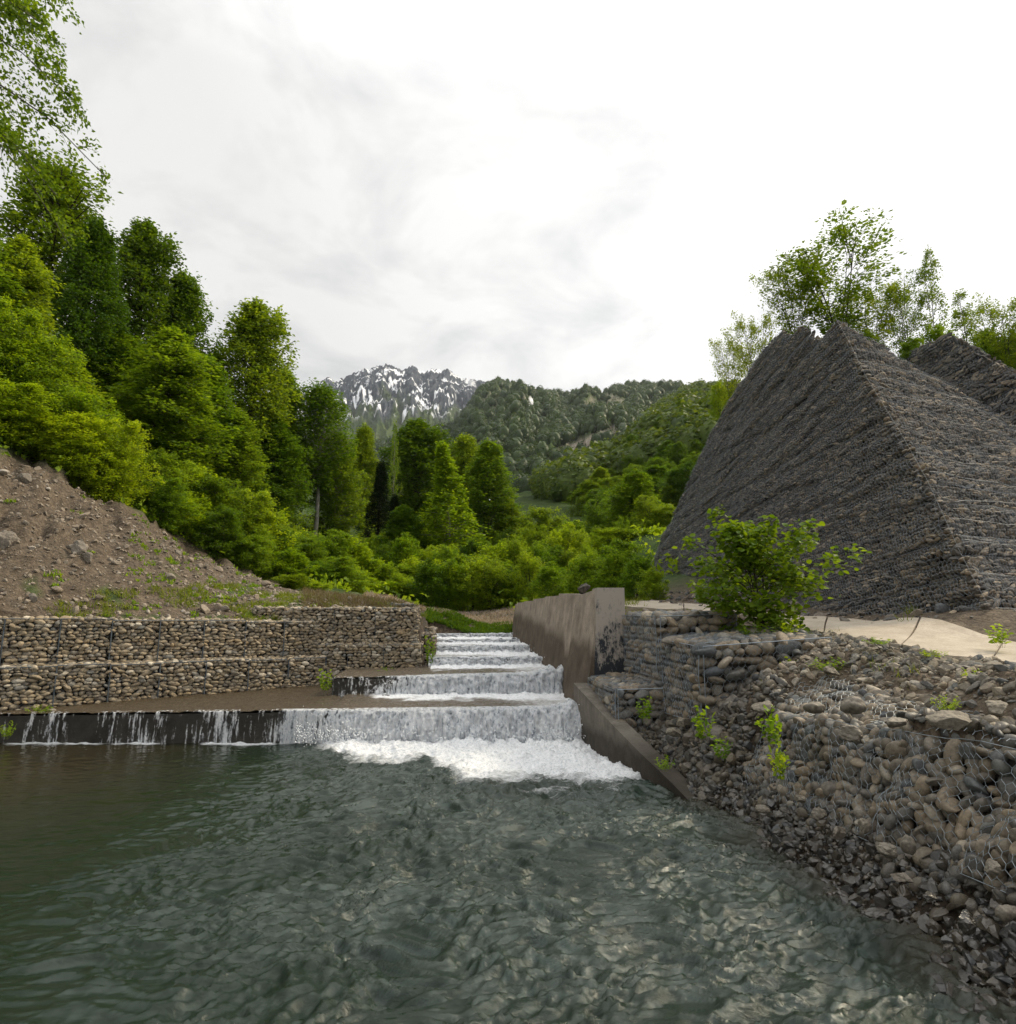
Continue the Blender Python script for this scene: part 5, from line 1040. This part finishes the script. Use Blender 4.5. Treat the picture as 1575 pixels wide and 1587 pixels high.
# willow-like thicket across the valley floor
r = np.random.default_rng(77); TK = []
for row, (D, y0, n_) in enumerate(((58, 836, 17), (50, 852, 18), (44, 870, 19), (39, 890, 20))):
    for k in range(n_):
        px = 570+(1010-570)*(k+.5*(row % 2)+r.uniform(-.2, .2))/n_
        if row == 3 and px > 830: continue
        TK.append((px, y0+r.uniform(-26, 14)+(0 if px < 820 else -16), D+r.uniform(-1.5, 1.5), r.uniform(24, 38)*32/D+6))
for i, (px, yt, D, rp) in enumerate(TK):
    side = 'left half' if px < 790 else 'right half'; rowl = 'front' if D < 40 else 'back'
    tree_px('shrub', ('shrubA', 'shrubB', 'shrubC')[i % 3], ('leaf_shrub', 'leaf', 'leaf_bright', 'leaf_shrub', 'leaf_dark')[(i*3) % 5], 'bark_dark', px, yt, D, rp*(.7+.5*((i*7) % 5)/4), 'leafy willow-like shrub in the %s rows of the %s of the valley thicket' % (rowl, side), 'shrub', 'thicket shrubs, %s rows, %s' % (rowl, side))
r = np.random.default_rng(78)
for i in range(46):
    px = r.uniform(785, 925); D = r.uniform(80, 230); X_, Y_, _u = ray(px, 830); x = X_/Y_*D; z = float(H(x, D)); h = r.uniform(1.6, 4.2)
    plant('shrub', ('shrubA', 'shrubB', 'edgeA')[i % 3], ('leaf_shrub', 'leaf')[i % 2], 'bark', float(x), float(D), z-.2, h, h*.75, 'low green shrub scattered over the meadow at the mouth of the side valley', 'shrub', 'scattered shrubs on the valley meadow')
RT = [(900, 860, 30, 34, 'bushy shrub above the far end of the tall concrete wall'), (945, 852, 28, 36, 'bushy shrub behind the pillar of the tall concrete wall'), (985, 862, 26, 32, 'bushy shrub between the pillar and the left corner of the rock wall'), (860, 872, 34, 30, 'bushy shrub left of those above the concrete wall'), (1012, 880, 24, 22, 'small dark-leaved shrub at the left foot of the rock wall')]
for px, yt, D, rp, lb in RT: tree_px('shrub', 'shrubB', 'leaf_shrub', 'bark_dark', px, yt, D, rp, lb, 'shrub', 'shrubs behind the concrete wall')
# saplings on the crest of the rock wall
SP = [('sapling', 'sapling', 1290, 372, 30, 92, 560, 'largest open sapling, rising above the sharp ridge of the rock wall'), ('sapling', 'sapling', 1225, 410, 31, 50, 560, 'sapling on the left flank of the largest one above the rock wall'), ('sapling', 'sapling', 1165, 488, 33, 36, 640, 'small sapling peeping over the left shoulder of the rock wall'), ('sapling', 'sapling', 1128, 530, 36, 30, 660, 'sapling with leafy foot at the left edge of the rock wall, against the sky'),
      ('sapling', 'thin', 1432, 386, 30, 30, 590, 'slender leggy sapling standing apart from the others on the right'), ('sapling', 'sapling', 1398, 440, 31, 42, 590, 'sapling between the largest and the slender leggy one'), ('sapling', 'thin', 1490, 452, 32, 32, 600, 'thin sapling above the peak of the smaller rock wall'), ('sapling', 'sapling', 1545, 462, 33, 44, 620, 'sapling near the right edge behind the smaller rock wall'), ('sapling', 'sapling', 1605, 450, 32, 48, 620, 'sapling cut off by the right edge'), ('sapling', 'sapling', 1345, 445, 31, 50, 570, 'sapling right behind the ridge, between the largest and the leggy one')]
for kind, key, px, yt, D, rp, yb, lb in SP: tree_px(kind, key, 'leaf_alder', 'bark_dark', px, yt, D, rp, lb, 'tree', 'saplings on the crest of the rock walls', yb)
for i, (px, yt, D, rp, yb) in enumerate([(1452, 508, 29, 26, 580), (1412, 522, 28, 20, 570), (1520, 512, 34, 32, 590), (1575, 508, 34, 34, 600), (1112, 592, 40, 16, 650), (1345, 512, 29, 20, 560)]):
    tree_px('shrub', 'shrubB', 'leaf_shrub', 'bark_dark', px, yt, D, rp, ['green bush in the saddle between the two rock walls', 'smaller bush left of the saddle bush', 'bush behind the peak of the smaller rock wall', 'bush at the right edge behind the smaller rock wall', 'low bush clinging to the upper left edge of the rock wall', 'low bush just right of the sharp ridge top'][i], 'shrub', 'bushes on the crest of the rock walls', yb)
# alder bush in front of the rock wall
tree_px('alder_bush', 'alder', 'leaf_alder', 'bark_dark', 1172, 785, 11.6, 92, 'round-leaved alder bush standing between the gabions and the netted rock wall', 'shrub', None, 985, rot=.8)
rock(905, 917, 16.5, 30, 'brown dead stump lying on top of the tall concrete wall', 'bark', .7, 'stump', 200, z=3.28)
# ---- weeds, grass
def weed_mesh(seed, n, ht, rad, leaf, lw, shape='round', per=9):
    r = np.random.default_rng(seed); lv = MB(); st = MB(); a = r.uniform(0, 6.28, n); q = r.uniform(.2, 1, n)
    tip = np.stack([np.cos(a)*rad*q, np.sin(a)*rad*q, ht*r.uniform(.5, 1, n)*(1.15-.5*q)], 1); b = np.stack([np.cos(a), np.sin(a), 0*a], 1)*rad*.15
    st.add(*prisms(b-[0, 0, .03], tip, .004, 3, .4)); u = np.linspace(.25, 1, per)
    P = (b[:, None]*(1-u)[None, :, None]+tip[:, None]*u[None, :, None]).reshape(-1, 3); m = len(P); D = r.normal(size=(m, 3)); D[:, 2] = np.abs(D[:, 2])*.3; N_ = np.array([0, 0, 1.])+r.normal(size=(m, 3))*.4
    V, Fl = leaves(P, D, N_, leaf*r.uniform(.5, 1.2, m), leaf*lw*r.uniform(.8, 1.1, m), shape); lv.v.append(V); [lv.f.setdefault(f.shape[1], []).append(f) for f in Fl]
    return st.out(), lv.out()
WM = {}
def weed(px, py, D, wpx, hpx, label, key=0, lm='leaf_shrub', group=None, kind='weed', z=None):
    if (key, lm) not in WM:
        p = [(1, 12, 1, 1, .30, .55, 'round', 7), (2, 20, 1, 1, .2, .5, 'round', 8), (3, 9, 1.2, .8, .34, .62, 'round', 8)][key]; s, l = weed_mesh(*p)
        a = mesh('stems', *s, M['grass']); b = mesh('leaves', *l, M[lm], False); WM[(key, lm)] = (a.data, b.data); bpy.data.objects.remove(a); bpy.data.objects.remove(b)
    p = atY(px, py, D); zz_ = p[2] if z is None else z; root = empty(kind, (p[0], p[1], zz_), label, 'plant', group); a, b = WM[(key, lm)]
    s = wpx/1000*D/2; root.scale = (s, s, hpx/1000*D); root.rotation_euler = (0, 0, (px*.37) % 6)
    for nm, me in (('stems', a), ('leaves', b)): o = bpy.data.objects.new(nm, me); COL.objects.link(o); o.parent = root
W_ = [(1000, 1120, 10.9, 44, 40, 'bright leafy weed below the low sagging gabion', 0, 'leaf_bright'), (1232, 1050, 9.9, 34, 34, 'yellow-green weed against the right end of the wide gabion', 0, 'leaf_bright'), (1285, 1045, 9.3, 66, 30, 'patch of serrated weeds under the concrete path', 1, 'leaf_shrub'), (1200, 1160, 7.8, 56, 60, 'tall nettle-like weed hanging over the collapsing gabion', 2, 'leaf_shrub'), (1210, 1215, 7.6, 44, 60, 'lower stem of dark nettles below the tall nettle-like weed', 2, 'leaf_shrub'), (1090, 1150, 9.4, 50, 50, 'dark green weed growing from the rubble left of the nettles', 2, 'leaf_shrub'), (1120, 1180, 8.9, 44, 40, 'broad-leaved weed low in the dark rubble', 0, 'leaf_shrub'), (1552, 1003, 8.7, 66, 40, 'bright leafy weed on the path at the right edge', 0, 'leaf_bright'), (1222, 985, 10.6, 40, 26, 'pale green weed at the foot of the alder bush, right side', 0, 'leaf_bright'), (1170, 990, 11, 70, 26, 'low weeds around the alder bush stems', 1, 'leaf_shrub'), (1470, 1105, 5.9, 50, 30, 'leafy weed among the rubble near the right edge', 1, 'leaf_shrub'), (1362, 1000, 9, 60, 14, 'thin weeds along the near edge of the path', 1, 'leaf_shrub'), (1445, 1020, 8, 50, 16, 'weeds at the crack of the path', 1, 'leaf_shrub'), (1510, 1060, 6.8, 46, 28, 'weeds right of the rubble rocks near the path', 1, 'leaf_bright'),
      (505, 1075, 17.2, 32, 38, 'dark leafy clump where the left wall meets the second weir', 0, 'leaf_shrub'), (595, 1052, 19.0, 46, 18, 'weeds at the foot of the lower gabions beside the cascade', 1, 'leaf_shrub'), (667, 1035, 19.6, 26, 50, 'green clump hanging at the left edge of the cascade', 0, 'leaf_shrub'), (62, 1107, 15.6, 40, 14, 'weeds at the foot of the left wall near the left edge', 1, 'leaf_bright'), (388, 1093, 18.2, 30, 18, 'small weed at the foot of the left wall, middle', 1, 'leaf_bright'), (10, 1145, 14.9, 26, 26, 'moss-green weed growing on the dark weir face at the left edge', 1, 'leaf_bright'), (1030, 1195, 9.6, 40, 24, 'weed at the waterline by the end of the parapet', 1, 'leaf_shrub')]
for w_ in W_: weed(*w_[:6], w_[6], w_[7])
def tufts(name, n, reg, cond, hmin, hmax, mt, label, seed, per=9, wid=.011, z=None, clump=None):
    r = np.random.default_rng(seed); x = r.uniform(reg[0], reg[1], n); y = r.uniform(reg[2], reg[3], n); z = H(x, y); qx, qy, dp = to_px(np.stack([x, y, z], 1)); k = cond(x, y, z, qx, qy, r)
    x, y, z = x[k], y[k], z[k]; m = len(x)
    P = np.repeat(np.stack([x, y, z-.02], 1), per, 0); P[:, :2] += r.normal(size=(m*per, 2))*.05; D = np.array([0, 0, 1.])+r.normal(size=(m*per, 3))*[.45, .45, .1]; h_ = np.repeat(r.uniform(hmin, hmax, m), per)*r.uniform(.5, 1, m*per)
    V, Fl = leaves(P, D, r.normal(size=(m*per, 3))*[1, 1, .2], h_, wid*(1+h_), 'blade'); o = mesh(name, V, Fl, M[mt], False); return tag(o, label, 'grass', kind='stuff')
pn = lambda x, y, s, a=1.0: fbm(x*a, y*a, 3, s)
tufts('grass', 9000, (-14, -.8, 15.5, 24), lambda x, y, z, a, b, r: (y > wallA_y(x)+1.25) & (b > np.interp(a, [-60, 120, 300, 440, 660], [930, 918, 908, 905, 915])) & (pn(x, y, 81, .8) > .05), .10, .28, 'grass', 'bright grass tufts along the top of the left wall', 1, 8, .02)
tufts('ground_cover', 5200, (-14, -2, 15.5, 34), lambda x, y, z, a, b, r: (b > np.interp(a, [-60, 0, 70, 150, 220, 300, 380, 440, 470], [690, 706, 722, 760, 796, 845, 880, 905, 930])+8) & ((a > 190) & (pn(x, y, 83, .9) > .22) | (pn(x, y, 84, 1.3) > .62)) & (y > wallA_y(x)+1.3), .08, .2, 'leaf_shrub', 'sparse green plants creeping over the scree', 2, 9, .05)
tufts('grass', 3000, (3.8, 14, 3.2, 17), lambda x, y, z, a, b, r: (a > 960) & (z > 1.4) & (pn(x, y, 85, 1.1) > .42) & (slab_side(x, y) < .3), .07, .2, 'grass', 'thin grass tufts between the stones of the right bank', 3, 7, .01)
tufts('grass', 1500, (3.4, 16, 9, 30), lambda x, y, z, a, b, r: (((np.abs(a-978) < 26) & (b > 905)) | ((np.abs(a-1418) < 18) & (np.abs(b-955) < 12)) | ((np.abs(a-1175) < 40) & (np.abs(b-975) < 14))), .2, .42, 'grass', 'taller grass by the pillar, the alder bush and the wall foot', 4, 9, .012)
tufts('ground_cover', 5000, (-1, 2.9, 27.6, 30.5), lambda x, y, z, a, b, r: (pn(x, y, 86, 1.5) > -.25), .08, .26, 'leaf_dark', 'low green plants at the head of the cascade', 5, 8, .05)
tufts('ground_cover', 9000, (-4, 4.5, 29.6, 38), lambda x, y, z, a, b, r: (pn(x, y, 87, .5)+r.normal(size=len(x))*.25 > -.05), .10, .3, 'flower', 'pale dry flower heads on the gravel bar above the cascade', 6, 7, .035)
tufts('ground_cover', 2600, (-6, 0, 21, 27), lambda x, y, z, a, b, r: (a > 470) & (a < 650) & (b > 912), .15, .4, 'dry', 'dry stalks on the bank behind the far left gabions', 7, 8, .014)
tufts('undergrowth', 15000, (-45, 26, 28, 72), lambda x, y, z, a, b, r: (green_at(x, y, a, b)), .35, 1.0, 'leaf_shrub', 'undergrowth carpeting the valley floor and the wooded slope', 8, 7, .16) if False else None
def under(n, reg, cond, seed, size, mt, label):
    r = np.random.default_rng(seed); x = r.uniform(reg[0], reg[1], n); y = r.uniform(reg[2], reg[3], n); z = H(x, y); qx, qy, dp = to_px(np.stack([x, y, z], 1)); k = cond(x, y, z, qx, qy); x, y, z = x[k], y[k], z[k]; m = len(x)
    P = np.stack([x, y, z+r.random(m)**1.5*size*2.2*(.4+.6*(pn(x, y, 88, .35) > 0))], 1); D = r.normal(size=(m, 3)); Nn = np.array([0, 0, .8])+r.normal(size=(m, 3))*.8; s = size*r.uniform(.4, 1.1, m)
    V, Fl = leaves(P, D, Nn, s, s*.6); return tag(mesh('undergrowth', V, Fl, M[mt], False), label, 'undergrowth', kind='stuff')
TL = lambda a: np.interp(a, [-60, 0, 70, 150, 220, 300, 380, 440, 470, 560, 640, 1000], [690, 706, 722, 760, 796, 845, 880, 905, 915, 918, 930, 930])
under(70000, (-34, 6, 20, 62), lambda x, y, z, a, b: (b < TL(a)) & (a > -80) & (b > 560) & ((y > 29) | (a < 470)), 91, .30, 'leaf_shrub', 'undergrowth carpeting the wooded slope above the scree')
under(60000, (-10, 40, 33, 200), lambda x, y, z, a, b: (a > 560) & (a < 1120) & (b < 950), 92, .5, 'leaf_shrub', 'green undergrowth filling the valley floor')

# ============================================================ air
V = np.array([(x, y, z) for z in (-16., 1500.) for x, y in ((-3900, -200), (3900, -200), (3900, 4900), (-3900, 4900))]); Fc = np.array([[3, 2, 1, 0], [4, 5, 6, 7], [0, 1, 5, 4], [1, 2, 6, 5], [2, 3, 7, 6], [3, 0, 4, 7]])
hm, t, n, o = mat('haze_air'); pv = t.nodes.new('ShaderNodeVolumePrincipled'); pv.inputs['Color'].default_value = (.86, .92, 1, 1); pv.inputs['Density'].default_value = .00004; pv.inputs['Anisotropy'].default_value = .3; t.links.new(pv.outputs[0], o.inputs['Volume'])
hz = mesh('haze', V, Fc, hm, False); hz['kind'] = 'stuff'; hz['label'] = 'thin haze filling the valley air'
